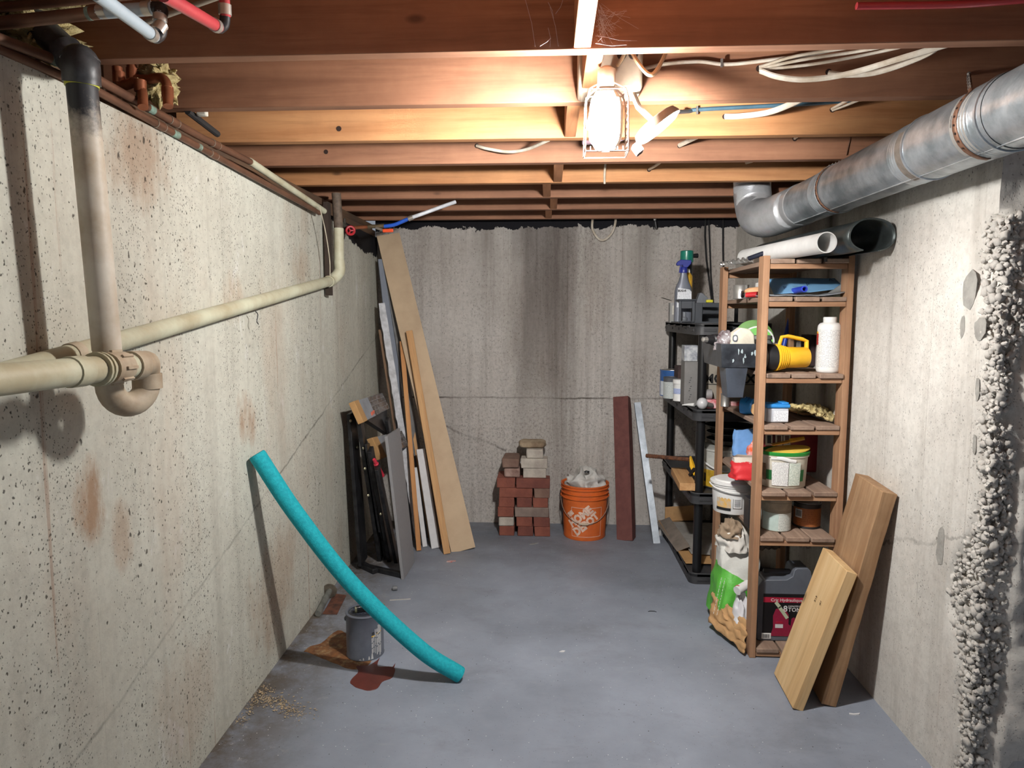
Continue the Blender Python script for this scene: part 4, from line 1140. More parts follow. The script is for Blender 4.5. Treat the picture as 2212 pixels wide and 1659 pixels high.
# steel angle and stud
M_RST = pl('red_oxide_steel', (112, 66, 60), .75, .1, .1, 18, .2, 90, rgb2=(96, 54, 50))
ab = P(1350, 1170, Z=0); at_ = P(1341, 857, Y=4.44)
m = fr(at_ - ab, V(.93, -.36, 0)).to_4x4(); m.translation = ab + V(0, .02, 0); L = (at_ - ab).length
pr = [(-.050, 0), (.050, 0), (.050, .09), (.043, .09), (.043, .007), (-.050, .007)]
mb = MB().prism(pr, L); 
tag(mb.build('steel_angle', M_RST, local=m, bevel=.001), 'rust-red steel angle standing against the back wall', 'steel angle')
M_GALV = pl('galvanised_steel', (176, 184, 192), .38, .75, .12, 16, .08, 60, rgb2=(146, 154, 162))
cb, ct = P(1419, 1174, Z=0), P(1377, 869, Y=4.47)
m = fr(ct - cb, V(1, .0, 0)).to_4x4(); m.translation = cb; L = (ct - cb).length
pr = [(-.021, 0), (.021, 0), (.021, .030), (.0195, .030), (.0195, .0015), (-.0195, .0015), (-.0195, .030), (-.021, .030)]
mb = MB().prism(pr, L)
for x in (-.013, -.006): mb.box(x - .0012, x + .0012, -.0015, .0002, 0, L)
tag(mb.build('steel_stud', M_GALV, local=m), 'shiny galvanised steel stud leaning against the back wall', 'steel stud')
# ------------------------------------------------------------------ wooden rack
RX0, RX1, RY0, RY1 = .832, 1.178, 2.72, 3.40
M_RK = {a: wood('rack_wood_' + a, (174, 136, 104), (146, 106, 78), a, 1.2, .75, .25, (104, 76, 56)) for a in 'xyz'}
M_SL = wood('slat_wood', (156, 132, 114), (128, 104, 88), 'y', 1.2, .8, .35, (112, 98, 90))
TZ = [1.620, 1.474, 1.174, .968, .700, .513, .042]      # top of the slats
rk = thing('wooden_rack', 'homemade wooden rack with slatted shelves against right wall', 'shelf', ((RX0 + RX1) / 2, (RY0 + RY1) / 2, 0))
ST = .019
for (x, y) in ((RX0, RY0), (RX1 - .025, RY0), (RX0, RY1 - .062), (RX1 - .025, RY1 - .062)):
    MB().box(x, x + .025, y, y + .062, 0, 1.632).build('post', M_RK['z'], rk, bevel=.002)
for i, z in enumerate(TZ):
    zr = z - ST
    hgt = .020 if i < 6 else .018
    sh = MB().box(RX0 + .0255, RX1 - .0255, RY0 + .004, RY0 + .034, zr - hgt, zr - .0005).build('front_rail', M_RK['x'], rk, bevel=.002)
    MB().box(RX0 + .0255, RX1 - .0255, RY1 - .034, RY1 - .004, zr - hgt, zr - .0005).build('back_rail', M_RK['x'], rk, bevel=.002)
    w = (RX1 - RX0 - .052 - .02) / 3
    r_ = random.Random(i)
    for k in range(3):
        x = RX0 + .026 + k * (w + .010) + r_.uniform(-.002, .002)
        o = MB().box(x, x + w, RY0 + r_.uniform(-.012, .0), RY1 - .002, zr, z + r_.uniform(-.0015, .0)).build('slat', M_SL, rk, bevel=.003)
# ------------------------------------------------------------------ black plastic shelf
BX0, BX1, BY0, BY1 = .745, 1.13, 3.49, 4.44
BZ = [1.362, .922, .487, .058]
M_BP = pl('black_shelf_plastic', (46, 47, 50), .5, 0, .12, 14, .12, 80, rgb2=(62, 62, 64))
bs = thing('plastic_shelf', 'four-tier black plastic shelf unit in the far right corner', 'shelf', ((BX0 + BX1) / 2, (BY0 + BY1) / 2, 0))
for i, z in enumerate(BZ):
    t = MB()
    pr = [(x + (BX0 + BX1) / 2, y + (BY0 + BY1) / 2) for x, y in rrect(BX1 - BX0, BY1 - BY0, .04, 5)]
    t.prism(pr, .012, (0, 0, z - .018))
    o = t.build('tier', M_BP, bs)
    sk = MB()
    for (a, b) in zip(pr, pr[1:] + pr[:1]):
        sk.tube
    n = len(pr); cxm, cym = (BX0 + BX1) / 2, (BY0 + BY1) / 2
    inner = [(cxm + (x - cxm) * .965, cym + (y - cym) * .985) for x, y in pr]
    vs = [(x, y, z - .06) for x, y in pr] + [(x, y, z) for x, y in pr] + [(x, y, z - .06) for x, y in inner] + [(x, y, z) for x, y in inner]
    fs = []
    for k in range(n):
        j = (k + 1) % n
        fs += [(k, j, n + j, n + k), (2*n + j, 2*n + k, 3*n + k, 3*n + j), (n + k, n + j, 3*n + j, 3*n + k), (j, k, 2*n + k, 2*n + j)]
    sk.add(vs, fs)
    sk.build('rim', M_BP, o, bevel=.002)
    for k in range(9):     # raised pads along the long side
        y = BY0 + .09 + k * (BY1 - BY0 - .16) / 8
        MB().box(BX0 - .003, BX0 + .004, y - .03, y + .03, z - (.026 if k % 2 else .042), z - (.012 if k % 2 else .028)).build('rim_pad', M_BP, o, bevel=.0015)
    for k in range(4):
        x = BX0 + .07 + k * (BX1 - BX0 - .14) / 3
        MB().box(x - .03, x + .03, BY0 - .003, BY0 + .004, z - (.026 if k % 2 else .042), z - (.012 if k % 2 else .028)).build('rim_pad', M_BP, o, bevel=.0015)
for (x, y) in ((BX0 + .045, BY0 + .045), (BX1 - .045, BY0 + .045), (BX0 + .045, BY1 - .045), (BX1 - .045, BY1 - .045)):
    for i in range(3):
        MB().tube([(x, y, BZ[i + 1] - .006), (x, y, BZ[i] - .03)], .023, 18).build('post', pl('black_post', (24, 24, 26), .35), bs)
    if True: MB().tube([(x, y, 0), (x, y, .04)], .026, 18).build('foot', pl('black_post', (24, 24, 26), .35), bs)

# ------------------------------------------------------------------ generic containers
def lines_mat(name, bg, ink, scale=200, thr=.5):
    """paper with rows of unreadably small print"""
    if name in _MC: return _MC[name]
    t = NT(name); v = t.co(); sep = t.n('ShaderNodeSeparateXYZ', i_Vector=v)
    row = t.math('GREATER_THAN', t.math('FRACT', t.math('MULTIPLY', sep.outputs[2], scale)), .45)
    w = t.ramp(t.noise(t.co((420, 420, scale * .9)), 1.0, 2), [(thr - .06, 0.0), (thr, 1.0)])
    f = t.math('MULTIPLY', t.math('MULTIPLY', row, w), .55)
    _MC[name] = t.fin(t.mix(f, lin(*bg), lin(*ink)), .5, 0.0)
    return _MC[name]
M_PRINT = lines_mat('small_print', (222, 222, 220), (90, 92, 98))
M_PRINTG = lines_mat('small_print_green', (216, 222, 212), (60, 110, 80))
def bars(parent, org, xd, zd, w, h, n=9):
    """barcode made of thin bars"""
    xd, zd = Vector(xd).normalized(), Vector(zd).normalized(); nd = zd.cross(xd) * -.0004
    r_ = random.Random(n)
    mb = MB(); x = 0
    while x < w:
        b = r_.choice((.0008, .0014, .002))
        q = Vector(org) + xd * x + nd
        mb.add([q, q + xd * b, q + xd * b + zd * h, q + zd * h], [(0, 1, 2, 3)]); x += b + r_.choice((.001, .0016))
    mb.build('barcode', pl('print_black', (30, 30, 32), .4), parent, angle=0)
def wrap(parent, name, mat, c, r, a0, a1, z0, z1, n=14, turn=0, taper=0):
    """label round a can; angles in radians from the side facing the camera, positive to the right"""
    base = math.atan2(-c[1], -c[0]) + turn
    vs = []
    for z in (z0, z1):
        for k in range(n + 1):
            a = base + a0 + (a1 - a0) * k / n
            rr = r + .0006 + taper * (z - z0)
            vs.append((c[0] + rr * math.cos(a), c[1] + rr * math.sin(a), c[2] + z))
    mb = MB(); mb.add(vs, [(k, k + 1, n + 2 + k, n + 1 + k) for k in range(n)])
    return mb.build(name, mat, parent, angle=60)
def can(name, label, c, r, h, mat, lidmat=None, lab=None, cat='can', labz=(.12, .88), group=None, rim=True):
    th = thing(name, label, cat, c, group)
    MB().lathe([(r - .002, 0), (r, .002), (r, .004), (r - .001, .006), (r - .001, h - .006), (r, h - .004), (r + .0012, h - .001), (r, h), (r - .004, h), (r - .005, h - .003), (.001, h - .003)], c, None, 28).build('can_body', mat, th)
    if lidmat: MB().lathe([(r - .006, h - .0028), (r - .007, h + .0015), (r - .012, h + .0015), (r - .013, h), (.001, h)], c, None, 24).build('lid', lidmat, th)
    if lab: wrap(th, 'label', lab, c, r - .001, -1.4, 1.4, h * labz[0], h * labz[1])
    return th
def boxy(name, label, c, d, mat, rz=0, cat='box', bevel=.002):
    o = MB().cbox((0, 0, d[2] / 2), d).build(name, mat, bevel=bevel, local=TM(c, rz))
    return tag(o, label, cat)
M_TIN = pl('tin', (186, 184, 180), .35, .8, .1, 20)
M_RED = pl('red_pack', (186, 40, 44), .45, 0, .15, 16, .1, 40, rgb2=(150, 26, 32))
M_BLUE = pl('blue_plastic', (44, 132, 204), .4, 0, .08)
M_YEL = pl('yellow_plastic', (236, 182, 40), .4, 0, .06)
M_GRN = pl('green_plastic', (96, 180, 62), .45, 0, .08)
M_GREY = pl('grey_plastic', (104, 108, 114), .45, 0, .1)
M_DGREY = pl('dark_grey_plastic', (62, 65, 70), .45, 0, .1)
M_WPL = pl('white_plastic', (222, 222, 220), .4, 0, .05)
M_CARDB = pl('brown_paper', (190, 150, 104), .85, 0, .1, 18, .3, 40)

# --- top of the wooden rack
Z0 = TZ[0]
# curled sheet-metal duct piece
sm = thing('sheet_metal', 'curled dark sheet metal duct piece on top of the wooden rack', 'sheet metal', Q(1840, Z0, 2.80))
ax0, ax1 = V(1.118, 2.46, Z0 + .058), V(1.06, 3.36, Z0 + .066)
def smf(u, v):
    t = v; c = ax0.lerp(ax1, t)
    rx, rz_ = .078 + .02 * t, .056 + .004 * t
    a = .35 + u * 5.55
    n_ = .004 * noise.noise(V(u * 6, v * 5, 0))
    return V(c.x + (rx + n_) * math.sin(a), c.y, c.z + (rz_ + n_) * -math.cos(a))
M_SHM = pl('grey_sheet_metal', (104, 112, 112), .35, .7, .2, 9, .05, 60, rgb2=(70, 76, 76))
ob = MB().grid(smf, 36, 20).build('shell', M_SHM, sm)
sol = ob.modifiers.new('thick', 'SOLIDIFY'); sol.thickness = .0018
def hem(u): return smf(u, 0) + V(0, -.002, 0)
MB().tube([hem(k / 36) for k in range(37)], .003, 6).build('hem', M_SHM, sm)
# white tube
w0, w1 = Q(1786, Z0 + .034, 2.46), V(.90, 3.22, Z0 + .046)
mm = fr(w1 - w0); LL = (w1 - w0).length
o = MB().lathe([(.033, 0), (.0365, 0), (.0365, LL), (.033, LL), (.033, 0)], w0, mm, 32, False).build('plastic_tube', M_WPL)
tag(o, 'white plastic tube lying on top of the wooden rack', 'tube')
# hacksaw
hs = thing('hacksaw', 'red hacksaw frame behind the white tube on the rack', 'saw', Q(1640, Z0 + .02, 3.18))
a = [Q(1625, Z0 + .03, 3.2), Q(1624, Z0 + .05, 3.2), Q(1632, Z0 + .072, 3.2), Q(1646, Z0 + .074, 3.2)]
MB().tube(smooth_path(a), .006, 8).tube([a[3], Q(1652, Z0 + .066, 3.2), Q(1690, Z0 + .062, 3.22)], .008, 8).build('frame', pl('red_saw', (176, 62, 60), .45), hs)
MB().tube([Q(1624, Z0 + .03, 3.2), Q(1665, Z0 + .04, 3.2)], .004, 6).build('blade', M_TIN, hs)
MB().tube([Q(1642, Z0 + .048, 3.2), Q(1652, Z0 + .056, 3.2)], .010, 8).build('handle', M_TIN, hs)
# drill bits and a dark tool
def auger(label, a, b, r, head):
    th = thing('drill_bit', label, 'drill bit', a, 'drill bits on the rack top')
    a, b = Vector(a), Vector(b); d = (b - a).normalized(); L = (b - a).length; m = fr(d)
    MB().tube([a, b], r * .45, 8).build('shank', M_TIN, th)
    pts = [a + d * (L * head * t / 40) + m @ V(math.cos(t * .8) * r * .6, math.sin(t * .8) * r * .6, 0) for t in range(41)]
    MB().tube(pts, r * .5, 6).build('flute', M_TIN, th)
auger('long shiny drill bit jutting past the rack top corner', Q(1556, Z0 + .018, 3.24), Q(1660, Z0 + .030, 2.96), .010, .30)
auger('shiny spiral drill bit lying across the rack top', Q(1582, Z0 + .020, 3.16), Q(1650, Z0 + .030, 3.02), .014, .8)
auger('short shiny drill bit behind the long one on the rack top', Q(1600, Z0 + .026, 3.25), Q(1640, Z0 + .04, 3.1), .012, .7)
tag(MB().tube([Q(1618, Z0 + .022, 2.98), Q(1668, Z0 + .048, 2.90), Q(1690, Z0 + .055, 2.90)], [.010, .011, .014], 12).build('black_tool', pl('black_tool', (34, 38, 52), .3)), 'black rod-shaped tool beside the white tube on the rack', 'tool')
tag(MB().tube([Q(1676, Z0 + .06, 3.0), Q(1700, Z0 + .066, 3.0)], [.017, .017], 14).build('pipe_fitting', M_GALV0), 'grey pipe fitting behind the white tube on the rack', 'fitting')
tag(MB().lathe([(.007, 0), (.007, .016)], Q(1783, Z0 - .014, 2.706), None, 10).build('black_plug', M_BLK), 'small black plug wedged under the white tube', 'plug')

# --- first shelf below the top
Z = TZ[1]
def sheet(name, label, mat, pts_fn, cat, n=14, th=.0012):
    o = MB().grid(pts_fn, n, n).build(name, mat, angle=60)
    s = o.modifiers.new('thick', 'SOLIDIFY'); s.thickness = th
    return tag(o, label, cat)
bl_, br_ = Q(1672, Z + .012, 2.82), Q(1826, Z + .020, 2.86)
def bluef(u, v):
    p = bl_.lerp(br_, u)
    return V(p.x, p.y + .10 * v, p.z + .066 * v + .022 * (1 - v) * max(0, u - .45) * 2 + .003 * math.sin(u * 5))
M_BSH = pl('blue_sheet', (112, 158, 196), .55, 0, .05, 8, .05)
sh_ = sheet('blue_sheet', 'blue printed sanding sheet standing on the upper rack shelf', M_BSH, bluef, 'sheet')
M_INK = pl('faded_ink', (56, 84, 116), .6)
nrm = (bluef(.5, 1) - bluef(.5, 0)).normalized()
for u_, v_, s, sz in ((.16, .28, 'P', .03), (.50, .42, 'P', .034), (.42, .55, 'POL', .012), (.30, .40, 'SHEET', .008), (.86, .72, 'A', .03)):
    q = bluef(u_, v_) + V(0, -.0035, .001)
    text(sh_, 'print', s, M_INK, sz, q, (1, .1, 0), nrm)
gl, gr = Q(1664, Z + .004, 2.72), Q(1826, Z + .004, 2.74)
sheet('grey_sheet', 'stack of grey sandpaper sheets lying on the upper rack shelf', pl('grey_sandpaper', (132, 136, 142), .8, 0, .1), lambda u, v: gl.lerp(gr, u) + V(0, .24 * v, .004 + .008 * noise.noise(V(u * 4, v * 3, 1)) + (.012 * max(0, u - .8) * 5 if v < .5 else 0)), 'sheet', th=.004)
sheet('grey_sheet', 'curled grey sheet rising beside the blue sheet on the rack', pl('grey_curl', (150, 152, 150), .7), lambda u, v: Q(1788 + 40 * u, Z + .012 + .05 * u * v + .006, 2.80 + .06 * v), 'sheet')
tag(MB().lathe([(.008, 0), (.0125, 0), (.0125, .12), (.008, .12), (.008, 0)], Q(1738, Z + .030, 2.74), fr((0, 1, -.03)), 20, False).build('blue_tube', pl('deep_blue_tube', (44, 66, 190), .35)), 'short blue tube end-on in front of the blue sheet', 'tube')
can('metal_cup', 'plain metal cup on the upper rack shelf by the left posts', Q(1600, Z, 3.10), .034, .062, M_TIN, cat='cup')
tl_ = thing('utility_knife', 'red folding tool with black ring on the upper rack shelf', 'tool', Q(1620, Z, 2.95))
MB().tube([Q(1612, Z + .013, 2.95), Q(1636, Z + .015, 2.92)], [(.012, .010), (.013, .011)], 12).build('handle', M_RED, tl_)
MB().lathe([(.008, -.003), (.015, -.003), (.015, .003), (.008, .003), (.008, -.003)], Q(1604, Z + .016, 2.95), fr((.8, -.6, 0)), 18, False).build('ring', M_BLK, tl_)
tag(MB().blob(Q(1634, Z + .030, 2.98), (.05, .028, .018), 16, 10, .1, 2, 1).build('wooden_knob', wood('tan_knob', (206, 160, 118), (184, 132, 92), 'x')), 'tan wooden spool behind the red tool on the rack', 'knob')  # loose tan wooden knob, a plain rounded lump
boxy('white_box', 'small white box behind the front post on the upper shelf', Q(1644, Z, 3.05), (.04, .05, .07), M_WPL, 0, bevel=.004)

# --- second shelf: torch, bottle, jar
Z = TZ[2]
fc = Q(1660, Z + .058, 2.80); fd = V(1, .12, .0).normalized()
fl = thing('lantern_torch', 'yellow handheld lantern torch with black head lying on rack shelf', 'torch', fc + V(.06, 0, -.058))
m = fr(fd, (0, 0, 1))
MB().lathe([(.040, -.020), (.050, -.018), (.054, -.004), (.052, .022), (.046, .026)], fc, m, 28).build('head', M_BLK, fl)
MB().lathe([(.048, -.0205), (.040, -.016), (.001, -.014)], fc, m, 24).build('lens', pl('torch_lens', (200, 196, 180), .1, .3), fl)
body = [(.050, .024)]
for k in range(5): body += [(.055 - k * .0022, .026 + k * .009), (.055 - k * .0022, .031 + k * .009), (.050 - k * .0022, .032 + k * .009), (.050 - k * .0022, .0345 + k * .009)]
body += [(.043, .072), (.041, .155), (.038, .160), (.001, .160)]
MB().lathe(body, fc, m, 28).build('body', M_YEL, fl)
hpts = [fc + fd * .04 + V(0, 0, .042), fc + fd * .052 + V(0, 0, .082), fc + fd * .075 + V(0, 0, .086), fc + fd * .135 + V(0, 0, .074), fc + fd * .156 + V(0, 0, .066), fc + fd * .157 + V(0, 0, .03)]
MB().tube(hpts, [(.010, .007)] * 6, 10).build('handle', M_YEL, fl)
wc_ = Q(1788, Z, 2.80)
wb = thing('white_bottle', 'tall white plastic bottle with printed label on rack shelf', 'bottle', wc_)
MB().lathe([(.040, 0), (.044, .004), (.045, .012), (.045, .178), (.043, .188), (.036, .196), (.026, .199), (.026, .201)], wc_, None, 32).build('bottle_body', M_WPL, wb)
MB().lathe([(.024, .200), (.0255, .202), (.0255, .218), (.023, .221)], wc_, None, 26).build('cap', M_WPL, wb)
wrap(wb, 'label', M_PRINT, wc_, .045, -1.1, 1.2, .022, .172)
wrap(wb, 'red_band', M_RED, wc_, .0455, -1.5, -1.02, .11, .155)
wrap(wb, 'yellow_band', M_YEL, wc_, .0457, -1.5, -1.06, .155, .163)
gj = thing('glass_jar', 'dusty grey glass jar behind the front post of the rack', 'jar', Q(1640, Z, 3.06))
def glass():
    t = NT('dusty_glass'); t.b.inputs['Transmission Weight'].default_value = .5
    return t.fin(lin(150, 156, 154), .25, 0.0)
MB().lathe([(.05, 0), (.056, .006), (.056, .10), (.046, .118), (.046, .125)], Q(1640, Z, 3.06), None, 28).build('jar_body', glass(), gj)
MB().lathe([(.048, .122), (.05, .124), (.05, .138), (.046, .140)], Q(1640, Z, 3.06), None, 28).build('lid', M_TIN, gj)
# black paint tray bin hooked on the left side of the rack
tb = thing('tool_bin', 'black paint-splashed plastic bin hooked on the left side of the rack', 'bin', Q(1570, 1.13, 3.02))
def binpart(name, z0, z1, x0b, x1b, x0t, x1t, y0, y1, mat, parent, t=.004):
    o = MB()
    outer = [(x0b, y0, z0), (x1b, y0, z0), (x1b, y1, z0), (x0b, y1, z0), (x0t, y0 - .012, z1), (x1t, y0 - .012, z1), (x1t, y1 + .012, z1), (x0t, y1 + .012, z1)]
    inn = [(x0b + t, y0 + t, z0 + t), (x1b - t, y0 + t, z0 + t), (x1b - t, y1 - t, z0 + t), (x0b + t, y1 - t, z0 + t), (x0t + t, y0 - .012 + t, z1), (x1t - t, y0 - .012 + t, z1), (x1t - t, y1 + .012 - t, z1), (x0t + t, y1 + .012 - t, z1)]
    o.add(outer + inn, [(0,3,2,1),(0,1,5,4),(1,2,6,5),(2,3,7,6),(3,0,4,7),(8,9,10,11),(8,12,13,9),(9,13,14,10),(10,14,15,11),(11,15,12,8),(4,5,13,12),(5,6,14,13),(6,7,15,14),(7,4,12,15)])
    return o.build(name, mat, parent, bevel=.0015)
BINY0, BINY1 = 2.86, 3.18
xb0, xb1 = XY(1556, 1.27, BINY0), .90
M_BIN = pl('splashed_black', (34, 37, 42), .3, 0, .25, 22, .1, 60, rgb2=(58, 62, 68))
binpart('bin', 1.185, 1.285, xb0 + .008, xb1, xb0, xb1 + .02, BINY0, BINY1, M_BIN, tb)
xq = XY(1582, 1.15, BINY0)
binpart('pour_leg', 1.060, 1.184, xq - .016, xq + .048, xq - .03, xq + .06, BINY0 + .005, BINY0 + .09, pl('grey_smudged', (66, 72, 82), .3, 0, .2, 14), tb)
sp = MB(); rs_ = random.Random(2)
for k in range(9):
    x, z = xb0 + .05 + rs_.random() * .10, 1.20 + rs_.random() * .06
    pts = [(math.cos(a) * .004 * rs_.uniform(.5, 1.4), math.sin(a) * .010 * rs_.uniform(.4, 1.5)) for a in [j * .785 for j in range(8)]]
    sp.prism(pts, .0006, (x, BINY0 - .0022 - (z - 1.185) * .12, z), fr((0, -1, .12), (1, 0, 0)))
sp.build('paint_splash', pl('splash_pale', (166, 182, 186), .4), tb, angle=0)
# in the bin
dr = thing('cordless_drill', 'black drill with chrome chuck in the black bin', 'drill', Q(1540, 1.286, 2.95))
c0, c1 = Q(1518, 1.300, 2.92), Q(1556, 1.296, 2.98)
dd = (c1 - c0).normalized(); m = fr(dd)
MB().lathe([(.006, 0), (.010, .002), (.012, .02), (.013, .022)], c0, m, 18).build('chuck', M_TIN, dr)
MB().lathe([(.014, .021), (.018, .03), (.019, .055), (.024, .06), (.026, .12)], c0, m, 18).build('drill_body', M_BLK, dr)
tape = thing('tape_gun', 'white tape dispenser standing in the black bin', 'dispenser', Q(1598, 1.27, 2.94))
pr = [(-.052, 0), (.052, 0), (.046, .05), (.026, .072), (-.012, .078), (-.040, .058)]
MB().prism(pr, .045, Q(1596, 1.272, 2.945), fr((.15, -1, 0), (1, .15, 0))).build('shell', pl('cream_plastic', (222, 214, 196), .45), tape, bevel=.005)
MB().prism(rrect(.022, .03, .010), .002, Q(1588, 1.306, 2.895), fr((.1, -1, 0), (1, .1, 0))).build('window', M_GREY, tape)
MB().prism(rrect(.012, .018, .006), .003, Q(1588, 1.306, 2.894), fr((.1, -1, 0), (1, .1, 0))).build('window_slot', M_WPL, tape)
mb = MB(); crumple(mb, Q(1566, 1.265, 2.95), (.046, .04, .066), 44, 20, .5, 5, 2.2)
o = mb.build('plastic_bag', pl('clear_bag', (150, 146, 148), .15, .0, .3, 26, 0, rgb2=(66, 36, 38)), angle=70)
tag(o, 'shiny crumpled plastic bag of screws in the black bin', 'bag')
gd = thing('green_disc', 'green and white round package behind the tape dispenser', 'package', Q(1640, TZ[2], 3.24))
gm = fr((-.25, -1, .25), (1, 0, 0)); gc = Q(1636, 1.278, 3.20)
MB().lathe([(.070, 0), (.074, .004), (.074, .012), (.066, .016)], gc, gm, 32).build('rim', M_WPL, gd)
MB().lathe([(.066, .0162), (.001, .0168)], gc, gm, 32).build('face', M_GRN, gd)
MB().lathe([(.085, -.012), (.088, -.004), (.080, -.002)], gc + V(-.012, .02, .018), gm, 32).build('backing', pl('green_card', (104, 150, 76), .5), gd)
can('white_tub', 'white tub with red band behind the front post of the rack', Q(1662, TZ[2], 3.22), .040, .10, pl('white_tub', (206, 202, 198), .5), None, M_RED, labz=(.45, .65))
tag(MB().tube([Q(1685, TZ[2] + .002, 3.34), Q(1711, TZ[1] - .045, 3.37)], .011, 14).build('blue_pole', pl('blue_pole', (40, 70, 170), .35)), 'blue pole slanting up behind the yellow torch', 'pole')
can('round_tin', 'small pale tin behind the yellow lantern torch', Q(1688, TZ[2], 3.08), .032, .075, M_WPL, M_TIN)
can('round_tin', 'dark tin with silver lid behind the yellow lantern torch handle', Q(1722, TZ[2], 3.12), .034, .080, M_DGREY, M_TIN)
boxy('dark_box', 'dark box deep at the back of the yellow torch shelf', Q(1762, TZ[2], 3.18), (.10, .10, .14), pl('dark_box', (58, 40, 40), .8), .1)

# --- third shelf
Z = TZ[3]
bt = thing('plastic_tub', 'small clear tub with blue lid and label on rack shelf', 'tub', Q(1674, Z, 2.82))
tc = Q(1673, Z, 2.82)
MB().cbox(tc + V(0, 0, .03), (.088, .075, .06)).build('tub', pl('milky_tub', (186, 190, 198), .4), bt, bevel=.006)
MB().cbox(tc + V(0, 0, .068), (.097, .084, .016)).build('lid', M_BLUE, bt, bevel=.005)
MB().cbox(tc + V(.03, 0, .079), (.028, .07, .008)).build('lid_tab', M_BLUE, bt, bevel=.003)
MB().cbox(tc + V(.012, -.0380, .028), (.058, .001, .044)).build('label', lines_mat('small_print_z', (226, 228, 232), (90, 92, 110), 170), bt)
br2 = thing('blue_roll', 'roll of blue twine lying on rack shelf behind the post', 'roll', Q(1618, Z, 3.02))
mb = MB(); m = fr((.9, -.5, 0))
mb.lathe([(.014, -.03), (.034, -.026), (.038, 0), (.034, .026), (.014, .03)], Q(1614, Z + .037, 3.02), m, 24)
mb.build('twine', M_BLUE, br2)
for k in range(5):
    c = Q(1614, Z + .037, 3.02); a = -.9 + k * .36
    MB().tube([c + m @ V(math.cos(t) * .0385, math.sin(t) * .0385, .010 * math.sin(t * 2 + k)) for t in [a + j * .35 for j in range(7)]], .0022, 5).build('strand', pl('blue_strand', (30, 104, 176), .5), br2)
tag(MB().tube([Q(1632, Z + .03, 2.96), Q(1665, Z + .03, 3.02)], .026, 18).build('cardboard_core', M_CARDB), 'short cardboard core beside the blue twine roll', 'tube')
ip = P(1758, 912, Y=2.86)
def insf(u, v):
    c = Q(1700 + 100 * u, Z + .018, 2.80).lerp(Q(1725 + 85 * u, Z + .018, 3.02), v)
    h = .055 * (1 - v) * (1.0 - u) ** 2 + .034 * math.sin(math.pi * min(1, u * 1.05)) * math.sin(math.pi * (.25 + .6 * v)) + .014 * noise.noise(V(u * 14, v * 9, 2)) + .006 * noise.noise(V(u * 40, v * 30, 2))
    return V(c.x, c.y + .012 * noise.noise(V(u * 9, 3, v * 4)), c.z + max(h, .0))
o = MB().grid(insf, 50, 26).build('insulation', M_INS, angle=75)
s = o.modifiers.new('thick', 'SOLIDIFY'); s.thickness = .014; s.offset = -1
tag(o, 'torn piece of yellow insulation lying on rack shelf', 'insulation')
can('small_tin', 'little silver can at the left end of the insulation shelf', Q(1566, Z, 3.28), .021, .062, M_TIN)
boxy('red_carton', 'small red and white carton beyond the blue twine roll', Q(1588, Z, 3.32), (.05, .04, .02), pl('red_white_carton', (206, 176, 176), .6, 0, .2, 30, 0, rgb2=(180, 60, 66)))
tag(MB().cbox((0, 0, .01), (.09, .36, .012)).build('brown_sheet', M_CARDB, local=TM(Q(1712, Z + .002, 3.14), .15), bevel=.002), 'brown card sheet lying behind the insulation on rack shelf', 'card')

# --- fourth shelf
Z = TZ[4]
tc = Q(1690, Z, 2.83)
gt = thing('grout_tub', 'white tub with green rim and printed label on rack shelf', 'tub', tc)
RT = .098
MB().lathe([(RT - .012, 0), (RT - .009, .003), (RT - .002, .125), (RT + .003, .128), (RT + .003, .136), (RT - .001, .137), (RT - .004, .13), (.001, .125)], tc, None, 36, True, .75).build('tub', pl('beige_tub', (206, 200, 184), .5), gt)
MB().lathe([(RT - .006, .134), (RT + .005, .135), (RT + .006, .146), (RT + .001, .149), (RT - .006, .146)], tc, None, 36, False, .75).build('rim', pl('green_rim', (40, 140, 56), .4), gt)
def el_face(c, r, e):
    base = math.atan2(-c[1], -c[0])
    def f(x, z, k=.001):
        a = base + x / r
        return V(c[0] + (r + k) * math.cos(a), c[1] + (r + k) * e * math.sin(a), c[2] + z)
    return f
ef = el_face(tc, RT - .004, .75)
def patch(parent, name, mat, f, x0, x1, z0, z1, k=.001, n=12):
    vs = []
    for z in (z0, z1):
        for i in range(n + 1): vs.append(f(x0 + (x1 - x0) * i / n, z, k + (z - z0) * .06))
    mb = MB(); mb.add(vs, [(i, i + 1, n + 2 + i, n + 1 + i) for i in range(n)])
    return mb.build(name, mat, parent, angle=60)
patch(gt, 'label', M_PRINT, ef, -.035, .028, .012, .110)
patch(gt, 'label', M_PRINTG, ef, .030, .078, .014, .108)
patch(gt, 'green_band', pl('dark_green_ink', (30, 96, 50), .5), ef, -.062, -.036, .035, .075)
patch(gt, 'green_band', pl('dark_green_ink', (30, 96, 50), .5), ef, .080, .098, .030, .078)
patch(gt, 'green_rule', pl('dark_green_ink', (30, 96, 50), .5), ef, -.030, .024, .040, .043, .0016)
patch(gt, 'photo_panel', pl('tub_photo', (120, 92, 58), .5, 0, .3, 40), ef, -.085, -.064, .03, .10)
MB().tube(smooth_path([ef(-.040, .124, .004), ef(0, .126, .006), ef(.03, .118, .007), ef(.055, .112, .006)], 5), [(.008, .003)] * 16, 8, flat=(0, 0, 1)).build('handle', M_WPL, gt)
MB().lathe([(.01, 0), (RT * .9, .002), (RT * .9, .006), (.01, .008)], tc + V(.012, -.012, .1475), fr((-.12, -.10, 1)), 30, True, .62).build('lid', pl('yellow_lid', (232, 196, 84), .45), gt)
sc_ = thing('yellow_scoop', 'yellow plastic float resting on the tub', 'float', Q(1700, Z + .16, 2.86))
MB().cbox(tc + V(.01, .02, .176), (.11, .03, .006), Matrix.Rotation(-.22, 3, 'Y')).build('blade', pl('amber_plastic', (206, 150, 40), .3), sc_, bevel=.002)
